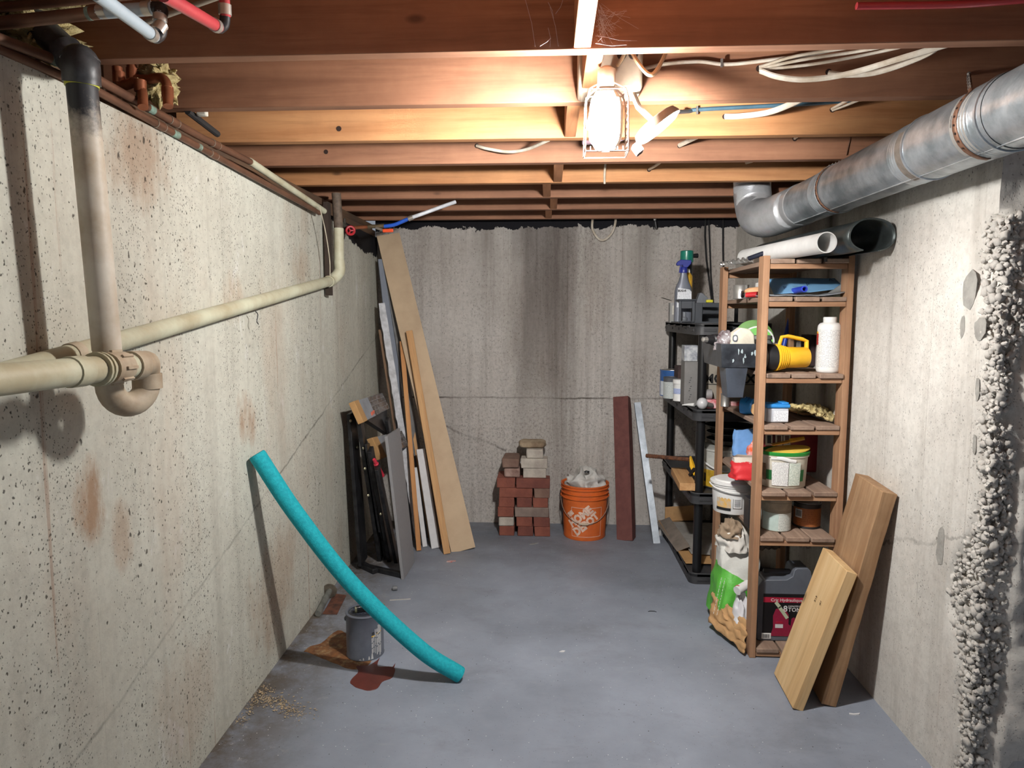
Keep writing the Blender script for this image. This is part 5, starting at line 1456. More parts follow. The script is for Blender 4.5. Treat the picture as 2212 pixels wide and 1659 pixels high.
MB().tube([tc + V(.03, .02, .182), tc + V(.085, .01, .196)], [(.012, .006), (.009, .005)], 8).build('grip', pl('amber_plastic', (206, 150, 40), .3), sc_)
# red power-tool case and dimmer packs behind
boxy('red_case', 'big dark red plastic case at the back of rack shelf', Q(1722, Z, 3.16), (.22, .20, .215), pl('dark_red_case', (136, 22, 28), .35, 0, .1), 0, 'case', .012)
for px, k, nm in ((1660, 1, 'left'), (1690, 2, 'right')):
    sw = thing('switch_pack', f'card pack with {"one" if k == 1 else "two"} switch plate{"s" if k == 2 else ""} behind the grout tub', 'package', Q(px, Z + .12, 2.99))
    c = Q(px, Z + .165, 2.99)
    MB().cbox(c, (.05 * (.8 + .3 * k), .006, .085), Matrix.Rotation(-.12, 3, 'X')).build('card', pl('dark_red_card', (110, 20, 26), .5, 0, .2, 40), sw)
    for j in range(k):
        q = c + V((j - (k - 1) / 2) * .034, -.006, .005)
        MB().cbox(q, (.030, .004, .066), Matrix.Rotation(-.12, 3, 'X')).build('plate', pl('plate_beige', (206, 198, 180), .5), sw, bevel=.001)
        MB().cbox(q + V(0, -.003, -.006), (.016, .003, .034), Matrix.Rotation(-.12, 3, 'X')).build('paddle', M_BLK if k == 1 else pl('paddle_brown', (96, 60, 44), .5), sw)
rb_ = thing('red_bag', 'red and white paper bag of mix on rack shelf', 'bag', Q(1605, Z, 2.98))
def bag(parent, name, mat, c, w, d, h, seed, top=.6, amp=.10, n=28, m=14, lean=(0, 0)):
    vs = []
    for j in range(m + 1):
        t = j / m
        for k in range(n):
            a = 2 * math.pi * k / n
            sx = abs(math.cos(a)) ** .5 * (1 if math.cos(a) > 0 else -1); sy = abs(math.sin(a)) ** .5 * (1 if math.sin(a) > 0 else -1)
            tp_ = 1 + (top - 1) * t ** 1.5
            kx = 1 + amp * noise.noise(V(math.cos(a) * 2, math.sin(a) * 2, t * 5 + seed * 3.1)) * 2
            vs.append(V(c[0] + sx * w / 2 * kx * (1 + .1 * (1 - t)) + lean[0] * t, c[1] + sy * d / 2 * kx * (tp_ if tp_ < 1 else tp_) + lean[1] * t, c[2] + h * t * (1 + (amp * .9 * noise.noise(V(a * 2, 0, seed)) if j == m else 0))))
    fs = [(j*n+k, j*n+(k+1) % n, (j+1)*n+(k+1) % n, (j+1)*n+k) for j in range(m) for k in range(n)]
    fs.append(tuple(reversed(range(n))))
    mb = MB(); mb.add(vs, fs)
    o = mb.build(name, mat, parent, angle=75)
    return o
def bagmat(name, a, b, h, z1=.7):
    t = NT(name); v = t.co(); sep = t.n('ShaderNodeSeparateXYZ', i_Vector=v)
    j = t.math('MULTIPLY', t.math('SUBTRACT', t.noise(v, 30, 4), .5), .02)
    f = t.math('GREATER_THAN', t.math('ADD', sep.outputs[2], j), h * z1)
    w = t.ramp(t.noise(v, 20, 5, .7), [(.62, 0.0), (.66, 1.0)])
    c = t.mix(t.math('MULTIPLY', w, .7), lin(*a), lin(214, 206, 200))
    t.bump(t.noise(v, 35, 4), .4, .006)
    return t.fin(t.mix(f, c, lin(*b)), .6, 0.0)
bag(rb_, 'bag_body', bagmat('red_bag_paper', (200, 40, 46), (196, 186, 172), .095, .78), Q(1610, Z, 2.95), .115, .10, .095, 3, .5)
bb = thing('blue_bag', 'light blue plastic bag standing behind the red bag', 'bag', Q(1612, Z, 3.10))
bag(bb, 'bag_body', pl('blue_bag', (112, 158, 214), .4, 0, .1, 12, .2, 30), Q(1612, Z, 3.10), .12, .05, .185, 7, .25, .08)
ob_ = thing('orange_wrapper', 'orange and white crumpled wrapper between the blue and red bags', 'wrapper', Q(1626, Z + .05, 3.0))
mb = MB(); crumple(mb, Q(1628, Z + .075, 3.02), (.034, .03, .07), 32, 12, .4, 9, 2.5)
mb.build('foil', pl('orange_wrap', (224, 92, 44), .4, 0, .2, 22, .2, 40, rgb2=(206, 190, 200)), ob_)

# --- fifth shelf
Z = TZ[5]
pc_ = can('pale_can', 'large pale green paint can on rack shelf', Q(1676, Z, 2.84), .059, .170, pl('stained_can', (160, 152, 134), .5, .1, .1), None, None)
lc = Q(1676, Z, 2.84)
wrap(pc_, 'label', pl('pale_mint', (186, 204, 198), .5), lc, .0588, -1.1, .15, .004, .078)
wrap(pc_, 'label', lines_mat('mint_print', (206, 210, 204), (120, 130, 126), 150), lc, .0588, .15, 1.3, .004, .078)
wrap(pc_, 'label', pl('tan_label', (176, 166, 146), .6, 0, .15, 30), lc, .0588, -1.3, 1.3, .09, .165)
MB().lathe([(.059, .118), (.0605, .119), (.059, .120)], lc, None, 28).build('seam', pl('stained_can', (160, 152, 134), .5), pc_)
bc_ = Q(1742, Z, 2.88)
bn = can('brown_can', 'brown stain can with barcode label on rack shelf', bc_, .055, .105, pl('can_black_rim', (60, 58, 58), .4, .4), M_TIN)
wrap(bn, 'label', lines_mat('brown_print', (172, 106, 58), (110, 62, 36), 120, .55), bc_, .054, -1.3, 1.4, .010, .086)
wrap(bn, 'barcode_patch', M_WPL, bc_, .0545, -.95, -.35, .044, .080)
ff = cylface(bc_, .0558)
mb = MB()
for k in range(9):
    x = -.048 + k * .003
    mb.add([ff(x, .050), ff(x + .0016, .050), ff(x + .0016, .076), ff(x, .076)], [(0, 1, 2, 3)])
mb.build('barcode', pl('print_black', (30, 30, 32), .4), bn, angle=0)
# white compound bucket further back on this shelf
wc2 = Q(1581, Z, 3.10)
wk = thing('compound_bucket', 'white bucket with yellow-striped label on the lower rack shelf', 'bucket', wc2)
RW = .092
MB().lathe([(RW - .010, 0), (RW - .008, .003), (RW - .001, .120), (RW + .003, .122), (RW + .003, .130), (RW + .008, .132), (RW + .008, .140), (RW, .144), (RW - .012, .142), (RW - .014, .150), (.001, .150)], wc2, None, 36).build('pail', M_WPL, wk)
e2 = cylface(wc2, RW - .004)
def cpatch(parent, name, mat, f, x0, x1, z0, z1, n=10):
    mb = MB(); vs = [f(x0 + (x1 - x0) * i / n, z) for z in (z0, z1) for i in range(n + 1)]
    mb.add(vs, [(i, i + 1, n + 2 + i, n + 1 + i) for i in range(n)]); return mb.build(name, mat, parent, angle=60)
cpatch(wk, 'label_band', M_YEL, e2, -.075, -.005, .083, .096)
cpatch(wk, 'label_band', pl('print_black', (30, 30, 32), .4), e2, -.075, -.005, .096, .101)
cpatch(wk, 'label_panel', pl('label_photo', (176, 168, 158), .5, 0, .2, 45, 0, rgb2=(206, 160, 70)), e2, -.075, -.005, .030, .083)
cpatch(wk, 'label_band', pl('print_black', (30, 30, 32), .4), e2, -.075, -.005, .018, .030)
cpatch(wk, 'label_box', pl('print_black', (30, 30, 32), .4), e2, .004, .044, .030, .080)
e3 = cylface(wc2, RW - .0034)
cpatch(wk, 'label_box_inner', M_WPL, e3, .006, .042, .032, .078)
e4 = cylface(wc2, RW - .0029)
for k in range(6): cpatch(wk, 'barcode', pl('print_black', (30, 30, 32), .4), e4, .010, .038, .038 + k * .006, .0405 + k * .006)
MB().tube([wc2 + V(math.cos(a) * (RW + .012), math.sin(a) * (RW + .012), .130 - .025 * max(0, -math.sin(a))) for a in [3.14 + k * 3.14 / 16 for k in range(17)]], .003, 8).build('handle', M_WPL, wk)
boxy('black_carton', 'tall black carton with a small barcode by the white bucket', Q(1618, Z, 2.86), (.028, .07, .125), pl('black_carton', (36, 36, 38), .5), 0, bevel=.001)
can('green_tin', 'dark tin with black lettering behind the pale green can', Q(1648, Z, 2.98), .03, .14, pl('grey_tin', (120, 118, 110), .5), M_TIN)

# --- bottom shelf: jack box, bags
Z = TZ[6]
jb = thing('jack_case', 'grey moulded plastic case with red and black jack label on the bottom shelf', 'case', Q(1700, Z, 2.84))
jx0 = XY(1635, .10, 2.79); JW, JH, JD = .225, .315, .10
M_JUG = pl('grey_case_plastic', (96, 101, 110), .45, 0, .08, 14, .08, 50)
out = [(0, .008), (.008, 0), (JW - .008, 0), (JW, .008), (JW, .245), (JW - .006, .275), (JW - .014, .305), (JW - .024, JH), (JW - .070, JH), (JW - .080, JH - .008), (JW - .086, JH - .035), (JW - .11, JH - .05), (.030, JH - .052), (.022, JH - .06), (.018, .265), (.006, .245), (0, .235)]
MB().prism([(x, z) for x, z in out], JD, (jx0, 2.79, Z), Matrix(((1, 0, 0), (0, 0, 1), (0, 1, 0)))).build('shell', M_JUG, jb, bevel=.009, seg=3)
MB().prism([(x, z) for x, z in rrect(.115, .020, .009)], .012, (jx0 + .085, 2.785 + .035, Z + JH - .025), Matrix(((1, 0, 0), (0, 0, 1), (0, 1, 0)))).build('handle', M_BLK, jb, bevel=.004)
M_JL = {k: pl('jack_' + k, c, .4, 0, .06, 30, 0) for k, c in dict(black=(26, 24, 26), red=(176, 36, 62), mag=(150, 36, 66), white=(226, 224, 222), tape=(190, 198, 168)).items()}
def jr(name, x0, x1, z0, z1, mat, k):
    MB().box(jx0 + x0, jx0 + x1, 2.7895 - k * .0006, 2.790, Z + z0, Z + z1).build(name, mat, jb)
jr('label', .022, JW - .012, .022, .205, M_JL['black'], 1)
jr('label_band', .022, JW - .012, .168, .190, M_JL['red'], 2)
MB().prism([(.056, .022), (.150, .022), (.146, .06), (.128, .075), (.128, .115), (.112, .140), (.075, .140), (.064, .11), (.066, .06)], .0014, (jx0, 2.7878, Z), Matrix(((1, 0, 0), (0, 0, 1), (0, 1, 0)))).build('label_picture', M_JL['mag'], jb)
MB().prism([(.136, .050), (.158, .055), (.162, .095), (.150, .105), (.140, .098)], .0014, (jx0, 2.7876, Z), Matrix(((1, 0, 0), (0, 0, 1), (0, 1, 0)))).build('label_picture', M_JL['mag'], jb)
jr('label_white', .074, .106, .058, .074, M_JL['white'], 4); jr('label_white', .076, .104, .078, .086, M_JL['red'], 4)
jr('barcode_patch', .020, .058, .010, .034, M_JL['white'], 5)
bars(jb, (jx0 + .024, 2.7860, Z + .013), (1, 0, 0), (0, 0, 1), .028, .017)
text(jb, 'label_lettering', 'Cric Hydraulique', M_JL['white'], .0185, (jx0 + .052, 2.7878, Z + .173), (1, 0, 0), (0, 0, 1), .0002)
text(jb, 'label_lettering', '8', M_JL['white'], .036, (jx0 + .104, 2.7876, Z + .130), (1, 0, 0), (0, 0, 1), .0006)
text(jb, 'label_lettering', 'TONNES', M_JL['white'], .024, (jx0 + .124, 2.7876, Z + .130), (1, 0, 0), (0, 0, 1), .0004)
text(jb, 'label_lettering', 'CAPACITE DE', M_JL['white'], .009, (jx0 + .124, 2.7876, Z + .150), (1, 0, 0), (0, 0, 1), .0002)
for (x, z, w, a) in ((.082, .158, .03, .9), (.105, .125, .06, .95)):
    MB().cbox((jx0 + x, 2.7868, Z + z), (w, .0012, .014), Matrix.Rotation(a, 3, 'Y')).build('torn_tape', M_JL['tape'], jb)
# bags on the bottom left
gb = thing('green_bag', 'green and white garden bag slumped on the bottom rack shelf', 'bag', Q(1580, Z, 3.0))
def gbm():
    t = NT('green_white_bag'); v = t.co(); sep = t.n('ShaderNodeSeparateXYZ', i_Vector=v)
    j = t.math('MULTIPLY', t.math('SUBTRACT', t.noise(v, 9, 4), .5), .05)
    f = t.math('GREATER_THAN', t.math('ADD', t.math('ADD', sep.outputs[2], j), t.math('MULTIPLY', sep.outputs[0], .55)), .215)
    t.bump(t.noise(v, 24, 5), .5, .01)
    return t.fin(t.mix(f, lin(92, 180, 66), lin(206, 206, 200)), .5, 0.0)
GZ = Z
gbo = bag(gb, 'bag_body', gbm(), V(XY(1582, .15, 3.04), 3.04, GZ + .002), .17, .24, .33, 11, .35, .09, 40, 20, (.02, .0))
tn = V(-.75, -.62, .25).normalized()
c = V(XY(1560, .20, 2.98), 2.90, GZ + .14)
# two rows of cursive print, too small to read
pm_ = MB(); rq = random.Random(8)
for row in range(2):
    t_ = 0.0
    a0 = V(XY(1541 + 6 * row, .08, 2.93), 2.93 - .012 * row, GZ + .05); a1 = V(XY(1560 + 6 * row, .2, 2.93), 2.945 - .012 * row, GZ + .21)
    while t_ < 1:
        l = rq.uniform(.04, .11)
        pa, pb2 = a0.lerp(a1, t_), a0.lerp(a1, min(1, t_ + l))
        pm_.tube([pa, pb2], .0011, 5); t_ += l + .03
pm_.build('bag_print', M_JL['white'], gb, angle=0)
pb_ = thing('paper_bag', 'crumpled white paper bag with rolled brown top on the green bag', 'bag', V(XY(1580, .36, 3.06), 3.06, .372))
mb = MB(); crumple(mb, V(XY(1583, .40, 3.04), 3.04, .372), (.075, .08, .10), 56, 24, .32, 6, 1.6)
mb.build('bag_body', pl('white_kraft', (212, 208, 200), .75, 0, .06, 14, .3, 35), pb_, angle=75)
mb = MB(); crumple(mb, V(XY(1578, .45, 3.02), 3.02, .43), (.052, .055, .062), 44, 20, .5, 16, 2.0)
mb.build('rolled_top', pl('grey_kraft', (152, 132, 110), .85, 0, .1, 14, .3, 35), pb_, angle=75)
kp = thing('kraft_paper', 'torn brown kraft paper spilling off the rack onto the floor', 'paper', V(XY(1572, .05, 2.86), 2.86, .02))
def kpf(u, v):
    c = V(XY(1536 + 74 * u, .06, 3.0 - .22 * u), 3.02 - .24 * u, 0)
    z = .036 + .12 * v * (1 - .3 * u) + .02 * noise.noise(V(u * 5, v * 5, 3)) - .05 * (1 - v) * u * .4
    return V(c.x + .03 * v - .02 + .012 * noise.noise(V(u * 7, v * 6, 8)), c.y - .055 * (1 - v) + .02 * noise.noise(V(u * 6, v * 7, 1)), max(.01, z))
o = MB().grid(kpf, 26, 20).build('sheet', M_CARDB, kp, angle=75); s = o.modifiers.new('thick', 'SOLIDIFY'); s.thickness = .002
wsh = thing('white_bag', 'crinkled white plastic bag with red-edged roll by the front post', 'bag', V(XY(1602, .15, 2.85), 2.86, Z))
mb = MB(); crumple(mb, V(XY(1600, .10, 2.87), 2.87, Z + .01), (.036, .05, .16), 44, 26, .4, 21, 1.8)
mb.build('bag_body', pl('white_film', (222, 222, 226), .4, 0, .06, 16, .2, 30), wsh, angle=75)
MB().tube([V(XY(1592, .24, 2.84), 2.84, .235), V(XY(1616, .24, 2.88), 2.88, .25)], .019, 16).build('roll', M_WPL, wsh)
MB().tube([V(XY(1596, .24, 2.84), 2.848, .2375), V(XY(1598, .24, 2.84), 2.851, .2387)], .0195, 16).build('roll_edge', M_RED, wsh)
mb = MB(); crumple(mb, V(XY(1656, .38, 3.05), 3.08, .37), (.07, .07, .09), 32, 14, .4, 31, 3)
tag(mb.build('dusty_bag', pl('dusty_clear_bag', (98, 84, 68), .4, 0, .2, 14, .2, 30), angle=75), 'dusty clear bag sagging under the shelf beside the front post', 'bag')

# ------------------------------------------------------------------ on the black shelf
Z = BZ[0]
cd = thing('tool_caddy', 'dark grey plastic tool caddy on the top of the black shelf', 'caddy', V(.93, 3.75, Z))
def slot(name, x0, x1, y, z0, z1, mat, parent, hole=None, t=.006):
    """upright panel with an arched opening"""
    mb = MB()
    if hole:
        hx0, hx1, hz0, hz1 = hole
        for a in ((x0, hx0, z0, z1), (hx1, x1, z0, z1), (hx0, hx1, hz1, z1), (hx0, hx1, z0, hz0)):
            if a[1] > a[0] and a[3] > a[2]: mb.box(a[0], a[1], y, y + t, a[2], a[3])
    else: mb.box(x0, x1, y, y + t, z0, z1)
    return mb.build(name, mat, parent, bevel=.002)
M_CAD = pl('caddy_grey', (58, 62, 68), .45, 0, .1)
cx0 = XY(1466, Z + .05, 3.62)
slot('end_panel', cx0, cx0 + .085, 3.62, Z, Z + .115, M_CAD, cd, (cx0 + .014, cx0 + .070, Z + .012, Z + .075))
slot('side_panel', cx0 + .085, cx0 + .31, 3.63, Z, Z + .105, M_CAD, cd, (cx0 + .125, cx0 + .29, Z + .008, Z + .082))
MB().box(cx0, cx0 + .31, 3.62, 3.90, Z, Z + .006).build('base', M_CAD, cd)
slot('back_panel', cx0, cx0 + .31, 3.895, Z, Z + .10, M_CAD, cd)
MB().box(cx0 - .004, cx0 + .090, 3.61, 3.70, Z + .115, Z + .124).build('end_tray', M_CAD, cd, bevel=.003)
tag(MB().lathe([(.016, 0), (.018, .004), (.018, .02), (.012, .026), (.012, .05)], V(cx0 + .045, 3.70, Z + .0065), None, 16).build('hose_nozzle', M_GREY), 'grey nozzle inside the tool caddy', 'nozzle')
# spray bottle
sx = V(cx0 + .040, 3.72, Z + .007)
spb = thing('spray_bottle', 'grey spray bottle with blue trigger and printed label in the caddy', 'bottle', sx)
sec = [(0, .046, .028), (.10, .046, .028), (.16, .045, .028), (.185, .040, .026), (.215, .026, .020), (.245, .018, .016), (.262, .016, .015)]
mb = MB(); n = 28; vs = []
for z, a, b in sec:
    for k in range(n):
        t = 2 * math.pi * k / n
        ex = abs(math.cos(t)) ** .7 * (1 if math.cos(t) > 0 else -1); ey = abs(math.sin(t)) ** .7 * (1 if math.sin(t) > 0 else -1)
        vs.append(sx + V(ex * a + .02 * (z / .26) * 0, ey * b, z))
mb.add(vs, [(j*n+k, j*n+(k+1) % n, (j+1)*n+(k+1) % n, (j+1)*n+k) for j in range(len(sec) - 1) for k in range(n)] + [tuple(reversed(range(n))), tuple(range((len(sec)-1)*n, len(sec)*n))])
mb.build('bottle_body', pl('bottle_grey', (112, 116, 126), .35, .2, .05), spb)
MB().prism([(-.038, 0), (.040, 0), (.038, .082), (.028, .094), (-.034, .104)], .0015, sx + V(0, -.0297, .075), Matrix(((1, 0, 0), (0, 0, 1), (0, 1, 0)))).build('label', lines_mat('bottle_print', (206, 208, 212), (120, 124, 134), 190), spb)
text(spb, 'label_lettering', 'BUG-R', pl('print_black', (30, 30, 32), .4), .015, sx + V(-.034, -.0312, .158), (1, 0, 0), (0, 0, 1), .0006)
M_TRG = pl('trigger_blue', (38, 48, 128), .35, 0, .05)
MB().lathe([(.019, .258), (.020, .262), (.019, .284), (.014, .290)], sx, None, 18).build('collar', M_TRG, spb)
MB().prism([(-.042, .306), (-.036, .296), (-.008, .300), (-.004, .286), (.018, .286), (.036, .306), (.038, .325), (-.018, .328), (-.034, .318)], .028, sx + V(0, -.014, 0), Matrix(((1, 0, 0), (0, 0, 1), (0, 1, 0)))).build('trigger_head', M_TRG, spb, bevel=.003)
MB().prism([(-.020, .298), (-.012, .298), (-.018, .262), (-.026, .258)], .010, sx + V(0, -.005, 0), Matrix(((1, 0, 0), (0, 0, 1), (0, 1, 0)))).build('trigger', M_TRG, spb)
# yellow bottle and teal can behind it
yb = V(cx0 + .078, 3.80, Z + .007)
ybt = thing('glue_bottle', 'amber yellow bottle with white cap behind the spray bottle', 'bottle', yb)
MB().lathe([(.024, 0), (.026, .004), (.026, .245), (.012, .265)], yb, None, 20).build('bottle_body', pl('amber_bottle', (206, 160, 52), .35, 0, .15, 20), ybt)
MB().lathe([(.012, .264), (.013, .266), (.011, .285)], yb, None, 16).build('cap', M_WPL, ybt)
tcn = V(cx0 + .082, 3.86, Z + .007)
tct = can('teal_can', 'teal aerosol can towering behind the blue trigger', tcn, .032, .33, pl('dark_aerosol', (40, 52, 66), .35, .3), None, None)
MB().lathe([(.035, .325), (.036, .328), (.035, .385), (.031, .388)], tcn, None, 28).build('cap', pl('teal_cap', (26, 122, 104), .3), tct)
MB().tube([tcn + V(.030, 0, .36), tcn + V(.06, .01, .362)], [.010, .013], 12).build('nozzle', M_BLK, tct)
# open grey carton left of the bottle
oc = V(XY(1454, Z + .08, 3.86), 3.86, Z)
och = thing('open_carton', 'small grey open carton beside the spray bottle on the black shelf', 'box', oc)
MB().cbox(oc + V(.004, 0, .055), (.05, .05, .11)).build('carton', pl('grey_carton', (138, 138, 136), .7, 0, .1), och, bevel=.001)
MB().cbox(oc + V(-.040, -.01, .130), (.055, .05, .0015), Matrix.Rotation(.3, 3, 'Y')).build('flap', pl('grey_carton_in', (96, 94, 86), .8), och)
MB().cbox(oc + V(.002, -.0256, .07), (.022, .001, .05)).build('label', pl('box_label', (196, 192, 180), .6, 0, .2, 60), och)
gwb = V(cx0 + .14, 3.72, Z + .105)
tag(MB().prism([(-.03, 0), (.035, 0), (.03, .03), (.0, .055), (-.012, .055)], .05, gwb, Matrix(((1, 0, 0), (0, 0, 1), (0, 1, 0)))).build('grey_wedge', M_GREY, bevel=.002), 'grey plastic wedge on the caddy right of the spray bottle', 'wedge')
tag(MB().cbox(V(cx0 + .175, 3.70, Z + .115), (.034, .02, .014)).build('yellow_block', pl('yellow_tag', (214, 206, 40), .5), bevel=.002), 'bright yellow block on the caddy beside the wooden rack', 'block')

# second tier
Z = BZ[1]
c_ = can('blue_can', 'blue and white paint can at the back of the black shelf', Q(1452, Z, 4.12), .075, .155, pl('blue_can', (60, 108, 176), .4, .1), M_TIN, None)
wrap(c_, 'label', pl('white_label', (206, 212, 218), .5, 0, .1, 40), Q(1452, Z, 4.12), .075, -1.2, 1.0, .006, .09)
q = Q(1449, Z, 3.98)
c_ = can('grey_can', 'grey-lidded paper-covered can in front of the blue can', q, .045, .125, pl('grey_can', (92, 94, 98), .45, .1), None, None)
wrap(c_, 'label', lines_mat('paper_print', (186, 192, 190), (120, 126, 126), 150), q, .045, -1.3, 1.2, .002, .098)
q = Q(1468, Z, 3.86)
c_ = can('white_jar', 'white jar with blue label and white lid on the black shelf', q, .037, .098, M_WPL, None, None, cat='jar')
wrap(c_, 'label', lines_mat('blue_print', (170, 182, 214), (90, 104, 160), 130), q, .037, -1.2, 1.3, .042, .072)
MB().lathe([(.038, .098), (.040, .100), (.040, .120), (.037, .122)], q, None, 24).build('lid', M_WPL, c_)
q = Q(1488, Z, 3.70)
pbx = boxy('perforated_box', 'tall grey perforated metal box behind the black post', q, (.075, .10, .235), pl('perforated_grey', (126, 124, 122), .6, .2, .08), 0, 'box')
for k in range(3):
    for j in range(3):
        MB().cbox((-.010 + j * .004 + k * .0, -.0503, .035 + k * .045 + j * .012), (.008, .001, .003), Matrix.Rotation(-.3, 3, 'Y')).build('slot', pl('print_black', (30, 30, 32), .4), None, local=TM(q, 0)).parent = pbx
for ch in pbx.children: ch.matrix_local = Matrix()
q = Q(1489, Z + .2355, 3.72)
boxy('outlet_carton', 'white and grey carton standing on the perforated metal box', q, (.07, .08, .085), pl('photo_carton', (190, 192, 194), .6, 0, .12, 26, 0, rgb2=(120, 124, 134)), 0)
boxy('dark_carton', 'dark red and black carton between the can and the perforated box', Q(1470, Z, 3.99), (.06, .08, .19), pl('dark_carton', (70, 52, 50), .7, 0, .25, 30), .1)
mo_ = thing('mortar_box', 'cardboard box with big black lettering on the black shelf', 'box', V(.96, 3.66, Z))
q = V(XY(1516, Z, 3.60), 3.62, Z)
MB().box(q.x, q.x + .30, 3.60, 3.80, Z, Z + .26).build('carton', pl('kraft_grey_box', (150, 142, 130), .75, 0, .05), mo_, bevel=.002)
MB().box(q.x - .0005, q.x + .3005, 3.5995, 3.6002, Z + .118, Z + .122).build('rule', pl('print_black', (30, 30, 32), .4), mo_)
text(mo_, 'box_lettering', 'MORTEX', pl('print_black', (30, 30, 32), .4), .066, (q.x + .006, 3.5992, Z + .128), (1, 0, 0), (0, 0, 1), .0022)
MB().prism([(.0, .235), (.045, .255), (.0, .215)], .0008, (q.x, 3.5985, Z), Matrix(((1, 0, 0), (0, 0, 1), (0, 1, 0)))).build('stripe', pl('print_black', (30, 30, 32), .4), mo_)
q = Q(1524, Z, 3.565)
rt_ = thing('paint_jar', 'small jar with red and silver label in front of the lettered box', 'jar', q)
MB().tube([q + V(-.03, 0, .072), q + V(.028, 0, .072)], .026, 20).build('jar_body', pl('jar_grey', (164, 160, 160), .4, .2), rt_)
MB().tube([q + V(-.018, 0, .072), q + V(-.006, 0, .072)], .0265, 20).build('red_band', M_RED, rt_)
q2 = Q(1528, Z, 3.56)
tag(MB().cbox((0, 0, .023), (.075, .05, .046)).build('red_carton', pl('red_label_carton', (206, 96, 104), .6, 0, .2, 40, 0, rgb2=(216, 190, 190)), local=TM(q2 + V(.01, .005, 0)), bevel=.002), 'red and white carton under the small jar on the black shelf', 'box')
lb_ = Q(1517, Z + .030, 3.515)
bu = thing('light_bulb', 'frosted round light bulb on the edge of the black shelf', 'bulb', lb_ + V(0, 0, -.030))
MB().lathe([(.004, -.030), (.016, -.026), (.026, -.012), (.029, 0), (.026, .012), (.016, .026), (.004, .030)], lb_, None, 24).build('globe', pl('frosted_glass', (196, 196, 198), .25), bu)
MB().tube([lb_ + V(.022, .008, -.004), lb_ + V(.055, .014, -.012)], [.013, .011], 14).build('cap', M_TIN, bu)
tag(MB().tube([Q(1474, Z + .010, 3.60), Q(1486, Z + .016, 3.57), Q(1500, Z + .018, 3.55)], [.003, .006, .010], 10).build('caulk_nozzle', M_WPL), 'white tapered nozzle lying on the black shelf', 'nozzle')
# third tier
Z = BZ[2]
ro = thing('rusty_rod', 'rusty threaded rod jutting out over the black shelf', 'rod', Q(1395, Z + .14, 3.95))
r0, r1 = Q(1396, Z + .118, 3.86), Q(1490, Z + .128, 3.72)
MB().tube([r0, r1], .011, 12).build('core', pl('deep_rust', (110, 70, 46), .9, 0, .25, 40, .6, 120, rgb2=(70, 44, 32)), ro)
dd = (r1 - r0).normalized(); m = fr(dd); L = (r1 - r0).length
MB().tube([r0 + dd * (L * t / 120) + m @ V(math.cos(t * 1.1) * .0105, math.sin(t * 1.1) * .0105, 0) for t in range(121)], .0028, 5).build('thread', pl('deep_rust', (110, 70, 46), .9), ro)
ya = thing('yellow_level', 'yellow tool head resting on the rod on the black shelf', 'tool', Q(1492, Z + .09, 3.66))
slabq(Q(1489, Z + .10, 3.68), Q(1498, Z + .05, 3.66), Q(1502, Z + .07, 3.66), Q(1489, Z + .155, 3.68), .02, 'head', M_YEL, ya, .003)
MB().tube([Q(1490, Z + .05, 3.68), Q(1500, Z + .09, 3.66)], .010, 8).build('stem', M_BLK, ya)
tag(board('wood_block', M_STRIP, Q(1486, Z + .022, 3.53), Q(1466, Z + .022, 3.90), .085, .04, V(1, 0, 0)), 'short wood offcut lying on the third tier of the black shelf', 'wood block')
q = V(.95, 3.68, Z)
yk = thing('compound_pail', 'white pail with yellow and black label deep on the third tier', 'bucket', q)
MB().lathe([(.115, 0), (.12, .004), (.132, .20), (.137, .202), (.137, .212), (.128, .214), (.001, .212)], q, None, 36).build('pail', pl('translucent_white', (190, 190, 184), .4), yk)
wrap(yk, 'label', pl('yellow_label', (206, 166, 50), .5, 0, .2, 20), q, .126, -1.5, 1.0, .01, .10)
wrap(yk, 'label_print', pl('print_black', (30, 30, 32), .4), q, .1285, -1.25, -.75, .035, .08)
MB().tube([q + V(math.cos(a) * .142, math.sin(a) * .142, .19 - .09 * max(0, -math.sin(a))) for a in [2.7 + k * 3.6 / 20 for k in range(21)]], .005, 8).build('handle', M_WPL, yk)
for k, (dx, z, r) in enumerate(((.02, .225, .10), (.03, .262, .11), (.03, .300, .12))):
    tag(MB().lathe([(r * .75, 0), (r, .022), (r + .008, .024), (r + .008, .027), (r - .003, .025), (r * .74, .004), (.001, .003)], q + V(dx, .02, z), None, 32).build('pie_tin', pl('dark_tin_' + str(k), (84, 82, 78), .4, .5, .1)), ['dull tin tray lowest in the nest on the white pail', 'dull tin tray in the middle of the nest on the white pail', 'dark round pan on top of the nest above the white pail'][k], 'tray', 'trays nested on the pail')
# bottom tier: cardboard and paper
Z = BZ[3]
cbx = thing('flat_cardboard', 'flattened cardboard with paper sheets on the bottom tier of the black shelf', 'cardboard', V(.93, 3.9, Z))
slabq(V(.75, 3.62, Z + .012), V(1.05, 3.62, Z + .012), V(1.05, 4.30, Z + .02), V(.72, 4.36, Z + .02), .008, 'board', M_CARD, cbx)
slabq(V(.80, 3.72, Z + .026), V(1.05, 3.70, Z + .024), V(1.05, 4.25, Z + .04), V(.78, 4.25, Z + .045), .003, 'sheet', pl('dusty_paper', (160, 156, 150), .8), cbx)
slabq(V(.735, 3.80, Z + .01), V(.80, 3.76, Z + .055), V(.78, 4.30, Z + .06), V(.705, 4.36, Z + .005), .004, 'flap', pl('grey_card', (134, 124, 114), .85), cbx)
slabq(V(.76, 4.34, Z + .02), V(.98, 4.36, Z + .02), V(.98, 4.37, Z + .12), V(.76, 4.35, Z + .11), .004, 'upright_flap', M_CARDB, cbx)
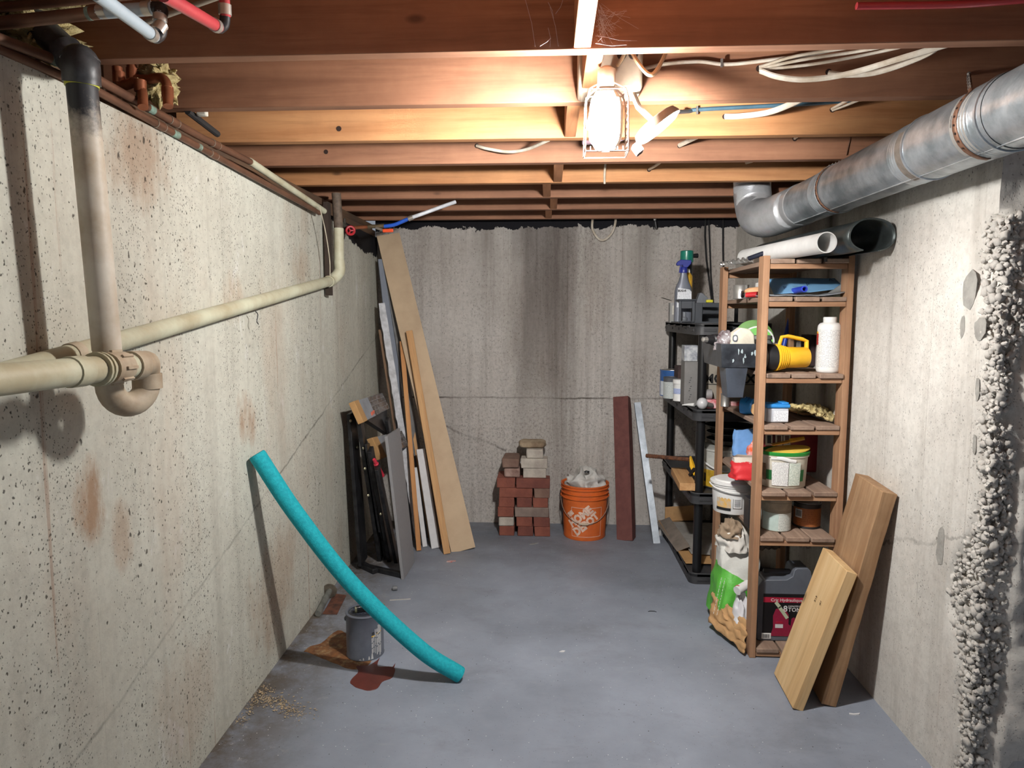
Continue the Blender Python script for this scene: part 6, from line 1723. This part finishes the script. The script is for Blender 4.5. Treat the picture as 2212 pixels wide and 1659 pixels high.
tag(MB().cbox((0, 0, .022), (.05, .022, .044)).build('white_block', M_WPL, local=TM(Q(1430, .0, 4.30), .5) @ Matrix.Rotation(.4, 4, 'X'), bevel=.003), 'white plastic block on the floor beside the black shelf', 'block')
boxy('paper_stack', 'pile of grey papers deep on the bottom tier of the black shelf', V(1.0, 3.62, Z), (.20, .16, .06), pl('grey_papers', (120, 112, 102), .85, 0, .1, 30, .3, 30), .05, 'papers')

# ------------------------------------------------------------------ lumber leaning at the right
M_LB = wood('rough_lumber', (170, 138, 104), (142, 108, 76), 'z', .9, .85, .3, (92, 62, 40))
M_LB2 = wood('planed_lumber', (214, 184, 138), (196, 160, 112), 'z', .9, .75)
def lumber(name, label, mat, fb, ft, w, t, wdir, rough=0.0):
    pb, pt_ = Vector(fb), Vector(ft); L = (pt_ - pb).length
    m = fr(pt_ - pb, wdir).to_4x4(); m.translation = pb
    mb = MB(); n = 24; vs = []
    for k in range(n + 1):
        z = L * k / n
        e = lambda i: rough * noise.noise(V(z * 9, i * 3.1, 0))
        vs += [(-w/2 + e(1), -t/2 + e(2), z), (w/2 + e(3), -t/2 + e(4), z), (w/2 + e(5), t/2 + e(6), z), (-w/2 + e(7), t/2 + e(8), z)]
    fs = [(0, 3, 2, 1), tuple(4*n + i for i in range(4))]
    for k in range(n):
        for i in range(4):
            j = (i + 1) % 4; fs.append((4*k+i, 4*k+j, 4*(k+1)+j, 4*(k+1)+i))
    mb.add(vs, fs)
    return tag(mb.build(name, mat, local=m, bevel=.002), label, 'lumber')
def by_ridge(rb_, rt_, w, t):
    """bottom and top of the near-left arris, to plank centre lines (width runs away from us, thickness to the right)"""
    z = (rt_ - rb_).normalized(); wd = V(.04, 1, 0); wd = (wd - z * wd.dot(z)).normalized(); td = wd.cross(z).normalized()
    if td.x < 0: td = -td
    return rb_ + wd * w / 2 + td * t / 2, rt_ + wd * w / 2 + td * t / 2, wd
a, b, wv = by_ridge(P(1775, 1521, Z=.010), P(1907, 1062, X=1.142), .24, .050)
lumber('rough_plank', 'long rough-sawn plank with bark edge leaning on right wall', M_LB, a, b, .24, .050, wv, .004)
a, b, wv = by_ridge(P(1712, 1530, Z=.008), V(1.035, 2.335, .522), .235, .038)
spk = lumber('short_plank', 'short clean yellow plank leaning on the long rough plank', M_LB2, a, b, .235, .038, wv, .0006)
zz_ = (b - a).normalized(); td_ = wv.cross(zz_).normalized()
if td_.x < 0: td_ = -td_
fp_ = a - td_ * .0195
for px_, py_, s_, sz_ in ((1761, 1301, '213', .016), (1772, 1308, '#1', .016)):
    d_ = ray(px_, py_); t_ = (fp_ - V(0, 0, CAMZ)).dot(td_) / d_.dot(td_)
    o_ = text(None, 'stamp', s_, pl('stamp_ink', (88, 64, 40), .8), sz_, V(0, 0, CAMZ) + d_ * t_ - td_ * .0012, zz_, wv, .0003, 0)
    mw = o_.matrix_basis.copy(); o_.parent = spk; o_.matrix_parent_inverse = spk.matrix_basis.inverted()
# ------------------------------------------------------------------ round duct
M_DUCT = pl('galvanised_duct', (192, 200, 206), .33, .68, .14, 12, .35, 40, rgb2=(138, 149, 156))
M_STRAP = pl('rusty_strap', (140, 104, 84), .6, .5, .2, 30)
DX, DZ, DR = 1.055, 1.862, .086
du = thing('round_duct', 'galvanised round duct running under the joists along right wall', 'duct', (DX, 2.2, DZ - DR))
segs = [(1.15, 1.66, .0), (1.64, 1.985, .0015), (1.97, 2.60, 0.0), (2.58, 2.96, -.002)]
for y0, y1, dr_ in segs:
    r = DR + dr_
    pf = [(r, y0)]
    for k in range(5):
        yy = y0 + .05 + k * .012
        pf += [(r, yy - .003), (r + .0012, yy), (r, yy + .003)]
    pf.append((r, y1))
    MB().lathe(pf, (DX, 0, DZ), fr((0, 1, 0), (1, 0, 0)), 40, False).build('section', M_DUCT, du)
for y in (1.66, 1.985, 2.60):
    MB().lathe([(DR + .002, -.004), (DR + .0045, -.003), (DR + .0045, .003), (DR + .002, .004)], (DX, y, DZ), fr((0, 1, 0), (1, 0, 0)), 40, False).build('seam', M_DUCT, du)
sm_ = MB(); sm_.box(DX - DR * .40 - .002, DX - DR * .40 + .002, 1.15, 2.95, DZ - DR * .918 - .002, DZ - DR * .918 + .002); sm_.build('lock_seam', M_DUCT, du)
M_DL = pl('duct_label', (150, 148, 144), .6)
def duct_band(y0, y1, a0, a1, mat, k, nm):
    vs = []; n = 16
    for y in (y0, y1):
        for i in range(n + 1):
            a = a0 + (a1 - a0) * i / n; vs.append((DX + (DR + k) * math.cos(a), y, DZ + (DR + k) * math.sin(a)))
    mb = MB(); mb.add(vs, [(i, i + 1, n + 2 + i, n + 1 + i) for i in range(n)])
    return mb.build(nm, mat, du, angle=60)
duct_band(1.70, 1.76, 2.4, 4.2, M_DL, .0018, 'paper_label')
lb2 = duct_band(1.99, 2.022, 2.6, 4.4, pl('grey_label', (120, 112, 104), .6, 0, .2, 50), .0022, 'paper_label')
def on_duct(y, a, k=.003): return V(DX + (DR + k) * math.cos(a), y, DZ + (DR + k) * math.sin(a))
pk = pl('print_black', (30, 30, 32), .4)
for a, s_, sz in ((3.55, 'R', .030), (3.05, '_ _ _ _', .010), (2.75, 'S', .030)):
    text(du, 'print', s_, pk, sz, (0, 0, 0), (0, 1, 0), (0, 0, 1), .0003, warp=lambda x, y, a=a: on_duct(1.745 - x, a - y / DR, .0026))
for k in range(5):
    text(du, 'print', '||| || |||', pk, .008, (0, 0, 0), (0, 1, 0), (0, 0, 1), warp=lambda x, y, k=k: on_duct(1.755 - x, 3.0 + .06 * k - y / DR, .0026))
M_HOLE2 = pl('strap_hole', (40, 30, 26), .9)
# perforated strap hangers
def hanger(y, top, name_lbl):
    th = thing('strap_hanger', name_lbl, 'strap', on_duct(y, math.pi), 'straps that hold the duct')
    pts = [Vector(top)] + [on_duct(y, a, .004) for a in [2.25 + k * .22 for k in range(12)]]
    mb = MB()
    vs = []; w = .009
    fs = []
    for i, p in enumerate(pts):
        vs += [p + V(0, -w, 0), p + V(0, w, 0)]
    fs = [(2*i, 2*i+1, 2*i+3, 2*i+2) for i in range(len(pts) - 1)]
    mb.add(vs, fs)
    o = mb.build('band', M_STRAP, th, angle=60); s = o.modifiers.new('thick', 'SOLIDIFY'); s.thickness = .0014
    L = (pts[1] - pts[0])
    for k in range(1, 6):
        q = pts[0] + L * (k / 6)
        MB().lathe([(.003, -.0012), (.0065, -.001), (.0065, .001), (.003, .0012), (.003, -.0012)], q + V(-.0012, 0, 0), fr((-1, 0, .2)), 10, False).build('eyelet', M_TIN, th)
    for a in [2.36 + k * .22 for k in range(8)]:
        MB().lathe([(.0028, 0), (.0028, .0006)], on_duct(y, a, .0052), fr((math.cos(a), 0, math.sin(a))), 8).build('strap_hole', M_HOLE2, th)
    MB().lathe([(.005, 0), (.006, .003), (.003, .006)], pts[0], fr((0, -1, 0)), 10).build('screw', M_TIN, th)
hanger(1.735, P(2092, 160, Y=1.995), 'perforated strap hanger nearest the right edge of the picture')
hanger(2.585, P(1826, 345, Y=2.75), 'rusty perforated strap hanger near the far end of the duct')
tag(MB().tube(smooth_path([P(1843, 250, Y=2.76), P(1838, 290, Y=2.755), P(1828, 335, Y=2.75)]), .0022, 6).build('hanger_chain', M_STRAP), 'rusty wire hanging from the fourth joist to the far duct strap', 'wire')
# flexible elbow
M_FLEX = pl('flexible_foil', (214, 216, 220), .25, .6, .06, 30, 0)
fp = smooth_path([V(DX, 2.95, DZ), V(DX - .005, 3.04, DZ - .002), V(DX - .035, 3.13, DZ - .012), V(DX - .065, 3.22, DZ - .018), V(DX - .075, 3.32, DZ + .005), V(DX - .07, 3.40, DZ + .06), V(DX - .07, 3.44, DZ + .13), V(DX - .07, 3.45, DZ + .19)], 14)
rr = [DR * .98 + (.0035 if i % 2 else -.001) for i in range(len(fp))]
tag(MB().tube(fp, rr, 40, False).build('flexible_duct', M_FLEX, angle=80), 'shiny ribbed flexible duct elbow at the far end of the round duct', 'duct')
wool('insulation', 'yellow insulation tuft above the duct at the upper right', P(2125, 190, Y=2.10), (.07, .05, .03), 12)

# ------------------------------------------------------------------ cables among the joists
M_CAB = pl('white_cable', (210, 202, 188), .5, 0, .1, 20, 0, rgb2=(180, 166, 146))
M_CABT = pl('tan_cable', (206, 178, 142), .5, 0, .08)
M_CABB = pl('blue_grey_cable', (70, 100, 116), .45, 0, .15)
M_HOLE = pl('drill_hole', (44, 26, 18), .9)
def cable(label, pts, r=.0045, mat=None, flat=1.0, clips=()):
    th = thing('cable', label, 'cable', pts[0], 'cables under the floor')
    sp = smooth_path(pts, 8)
    MB().tube(sp, [(r, r * flat)] * len(sp), 8).build('sheath', mat or M_CAB, th)
    for q, d in clips:
        MB().cbox(q, (.006, .004, r * 2 + .012)).build('staple', M_TIN, th)
    return th
y2, y3, y4, y5 = 1.990, 2.378, 2.750, 3.157
cable('tan cable looping down beside the work light', [P(1363, 108, Y=1.76), P(1378, 135, Y=1.72), P(1402, 161, Y=1.70), P(1420, 150, Y=1.71), P(1443, 104, Y=1.75)], .0052, M_CABT)
cable('short tan cable entering the work light junction box', [P(1352, 106, Y=1.80), P(1346, 122, Y=1.84), P(1334, 141, Y=1.875)], .0052, M_CABT)
cable('cream cable stapled along the second joist right of the lamp', [P(1392, 148, Y=y2), P(1440, 138, Y=y2), P(1510, 133, Y=y2), P(1570, 139, Y=y2), P(1660, 130, Y=y2), P(1760, 116, Y=y2), P(1850, 96, Y=y2 - .02)], .0050, M_CAB, 1, [(P(1559, 136, Y=y2 - .004), 0)])
cable('upper cream cable of the bundle crossing the second joist', [P(1640, 145, Y=y2), P(1720, 121, Y=y2 - .02), P(1840, 102, Y=y2 - .06), P(1960, 82, Y=1.70)], .0042)
cable('second cream cable of the bundle crossing the second joist', [P(1640, 148, Y=y2), P(1740, 128, Y=y2 - .02), P(1860, 110, Y=y2 - .05), P(2010, 80, Y=1.70)], .0042)
cable('third cream cable of the bundle crossing the second joist', [P(1640, 151, Y=y2), P(1760, 138, Y=y2 - .02), P(1900, 112, Y=y2 - .05), P(2030, 80, Y=1.70)], .0042)
cable('broad white cable sagging below the bundle on the second joist', [P(1642, 153, Y=y2), P(1680, 166, Y=y2 - .02), P(1740, 172, Y=y2 - .04), P(1830, 160, Y=y2 - .08), P(1960, 122, Y=1.80), P(2060, 92, Y=1.74), P(2110, 76, Y=1.68)], .0050, None, 1.6)
cable('white cable joining the sagging one from a hole in the second joist', [P(1790, 158, Y=y2), P(1830, 162, Y=y2 - .03), P(1900, 155, Y=y2 - .07), P(2000, 118, Y=1.82), P(2045, 82, Y=1.72)], .0058, None, 1.3)
cable('white cable curving through a hole in the third joist', [P(1566, 252, Y=y3), P(1600, 251, Y=y3 - .03), P(1660, 243, Y=y3 - .08), P(1715, 222, Y=2.20), P(1748, 204, Y=2.06)], .0065, None, 1.5)
cable('upper of two white cables through the third joist by the duct', [P(1797, 235, Y=y3), P(1830, 217, Y=2.25), P(1870, 195, Y=2.07)], .0045)
cable('lower of two white cables through the third joist by the duct', [P(1799, 238, Y=y3), P(1850, 218, Y=2.25), P(1900, 195, Y=2.07)], .0045)
cable('blue-grey cable clipped along the third joist to the round panel', [P(1463, 242, Y=2.30), P(1490, 240, Y=y3 - .006), P(1508, 237, Y=y3), P(1640, 230, Y=y3), P(1780, 222, Y=y3), P(1930, 207, Y=y3), P(2080, 190, Y=y3)], .0068, M_CABB, 1, [(P(1506, 238, Y=y3 - .008), 0), (P(1950, 205, Y=y3 - .008), 0)])
cable('white cable through the fourth joist right of the round panel', [P(1468, 314, Y=y4), P(1490, 303, Y=2.66), P(1526, 286, Y=2.45)], .0075, None, 1.2)
cable('small white cable through the fourth joist left of the duct', [P(1717, 299, Y=y4), P(1730, 288, Y=2.64), P(1746, 276, Y=2.45)], .0055)
cable('white cable hanging from a hole in the fourth joist left of the lamp', [P(1030, 315, Y=y4), P(1052, 321, Y=y4 - .03), P(1098, 328, Y=y4 - .06), P(1140, 322, Y=2.62), P(1186, 302, Y=2.46)], .0060)
cable('short white cable through the fifth joist below the lamp', [P(1402, 366, Y=y5), P(1416, 358, Y=3.05), P(1432, 346, Y=2.85)], .0060)
cable('short white cable through the fifth joist left of the duct', [P(1612, 352, Y=y5), P(1632, 346, Y=3.05), P(1660, 337, Y=2.85)], .0060)
cable('pale cable drooping behind the fifth joist near the middle', [P(1308, 352, Y=3.05), P(1306, 375, Y=3.08), P(1306, 396, Y=3.12)], .0050)
cable('white cable loop under the sixth joist at right', [P(1546, 388, Y=3.5), P(1562, 391, Y=3.48), P(1572, 384, Y=3.48)], .005)
Yq = 4.33
cable('white cable hanging in a loop against the back wall', [P(1281, 455, Y=4.40), P(1280, 474, Y=4.44), P(1280, 495, Y=4.46), P(1292, 515, Y=4.47), P(1306, 518, Y=4.47), P(1322, 503, Y=4.46), P(1329, 482, Y=4.45), P(1330, 460, Y=4.40)], .0075)
ck = thing('hanging_connector', 'white cable end with a black connector hanging by the back wall', 'cable', P(1416, 494, Y=4.42))
MB().tube([P(1412, 450, Y=4.40), P(1415, 476, Y=4.42)], .0085, 12).build('cable_end', M_WPL, ck)
MB().tube([P(1415, 475, Y=4.42), P(1416, 482, Y=4.42), P(1418, 494, Y=4.42)], [.009, .011, .008], 12).build('connector', M_BLK, ck)
# drilled holes behind the cables are dark discs let into the joists
for i, (px, py, y) in enumerate(((1640, 148, 1.9965), (1790, 156, 1.9965), (1566, 252, 2.3855), (1798, 237, 2.3855), (1468, 315, 2.7575), (1717, 300, 2.7575), (1030, 315, 2.7575), (1402, 367, 3.1645), (704, 328, 2.7575), (732, 278, 2.3855))):
    MB().lathe([(.009, 0), (.009, .0006)], P(px, py, Y=y), fr((0, -1, 0)), 14).build('drill_hole', M_HOLE, CE)
# rag hanging behind the lamp from the joists
rg_ = P(1320, 300, Y=2.50)
def ragf(u, v):
    p = Q(1258 + 120 * u, ZJ + .12 - .135 * v + .03 * u * v, 2.430)
    n_ = noise.noise(V(u * 5, v * 4, 2))
    return V(p.x, p.y + (.006 + .03 * v) * (n_ + .5) * v, p.z + .018 * n_ * v + .03 * (abs(u - .5) - .25) * v)
o = MB().grid(ragf, 22, 14).build('rag', M_LCLOTH, angle=70); s = o.modifiers.new('thick', 'SOLIDIFY'); s.thickness = .002
tag(o, 'dark rag hanging between the joists behind the work light', 'rag')
# cobwebs
cw = MB(); rw = random.Random(9)
M_WEB = pl('cobweb', (206, 206, 214), .8, 0, .05, 20, 0)
for k in range(60):
    a = P(1290 + rw.uniform(-4, 10), rw.uniform(5, 98), Y=1.60); b = P(1300 + rw.uniform(5, 90) * rw.random(), rw.uniform(20, 98), Y=1.608)
    m_ = (a + b) / 2 + V(0, 0, -.004)
    cw.tube([a, m_, b], .00016, 4)
for (x0, y0, x1, y1) in ((1135, 0, 1156, 100), (1188, 15, 1206, 100), (1184, 60, 1188, 102), (1166, 100, 1190, 82), (1200, 30, 1216, 0), (1196, 40, 1184, 5)):
    cw.tube([P(x0, y0, Y=1.606), P((x0 + x1) / 2 + 3, (y0 + y1) / 2, Y=1.60), P(x1, y1, Y=1.606)], .0004, 4)
tag(cw.build('cobweb', M_WEB, angle=0), 'tangle of cobweb threads between blocking and first joist above the lamp', 'cobweb', kind='stuff')
# hanging splinters along the back of the black band
tag(MB().tube([P(1524, 470, Y=4.492), P(1523, 510, Y=4.495), P(1526, 560, Y=4.495), P(1538, 652, Y=4.495)], .006, 6).build('tar_drip', M_DARK), 'left black tar drip running down the back wall', 'tar drip', 'tar drips')
tag(MB().tube([P(1531, 470, Y=4.492), P(1536, 600, Y=4.495), P(1541, 655, Y=4.495)], .005, 6).build('tar_drip', M_DARK), 'middle black tar drip running down the back wall', 'tar drip', 'tar drips')
tag(MB().tube([P(1562, 468, Y=4.492), P(1562, 540, Y=4.495), P(1563, 585, Y=4.495)], .006, 6).build('tar_drip', M_DARK), 'right straight black tar drip beside the wooden rack', 'tar drip', 'tar drips')
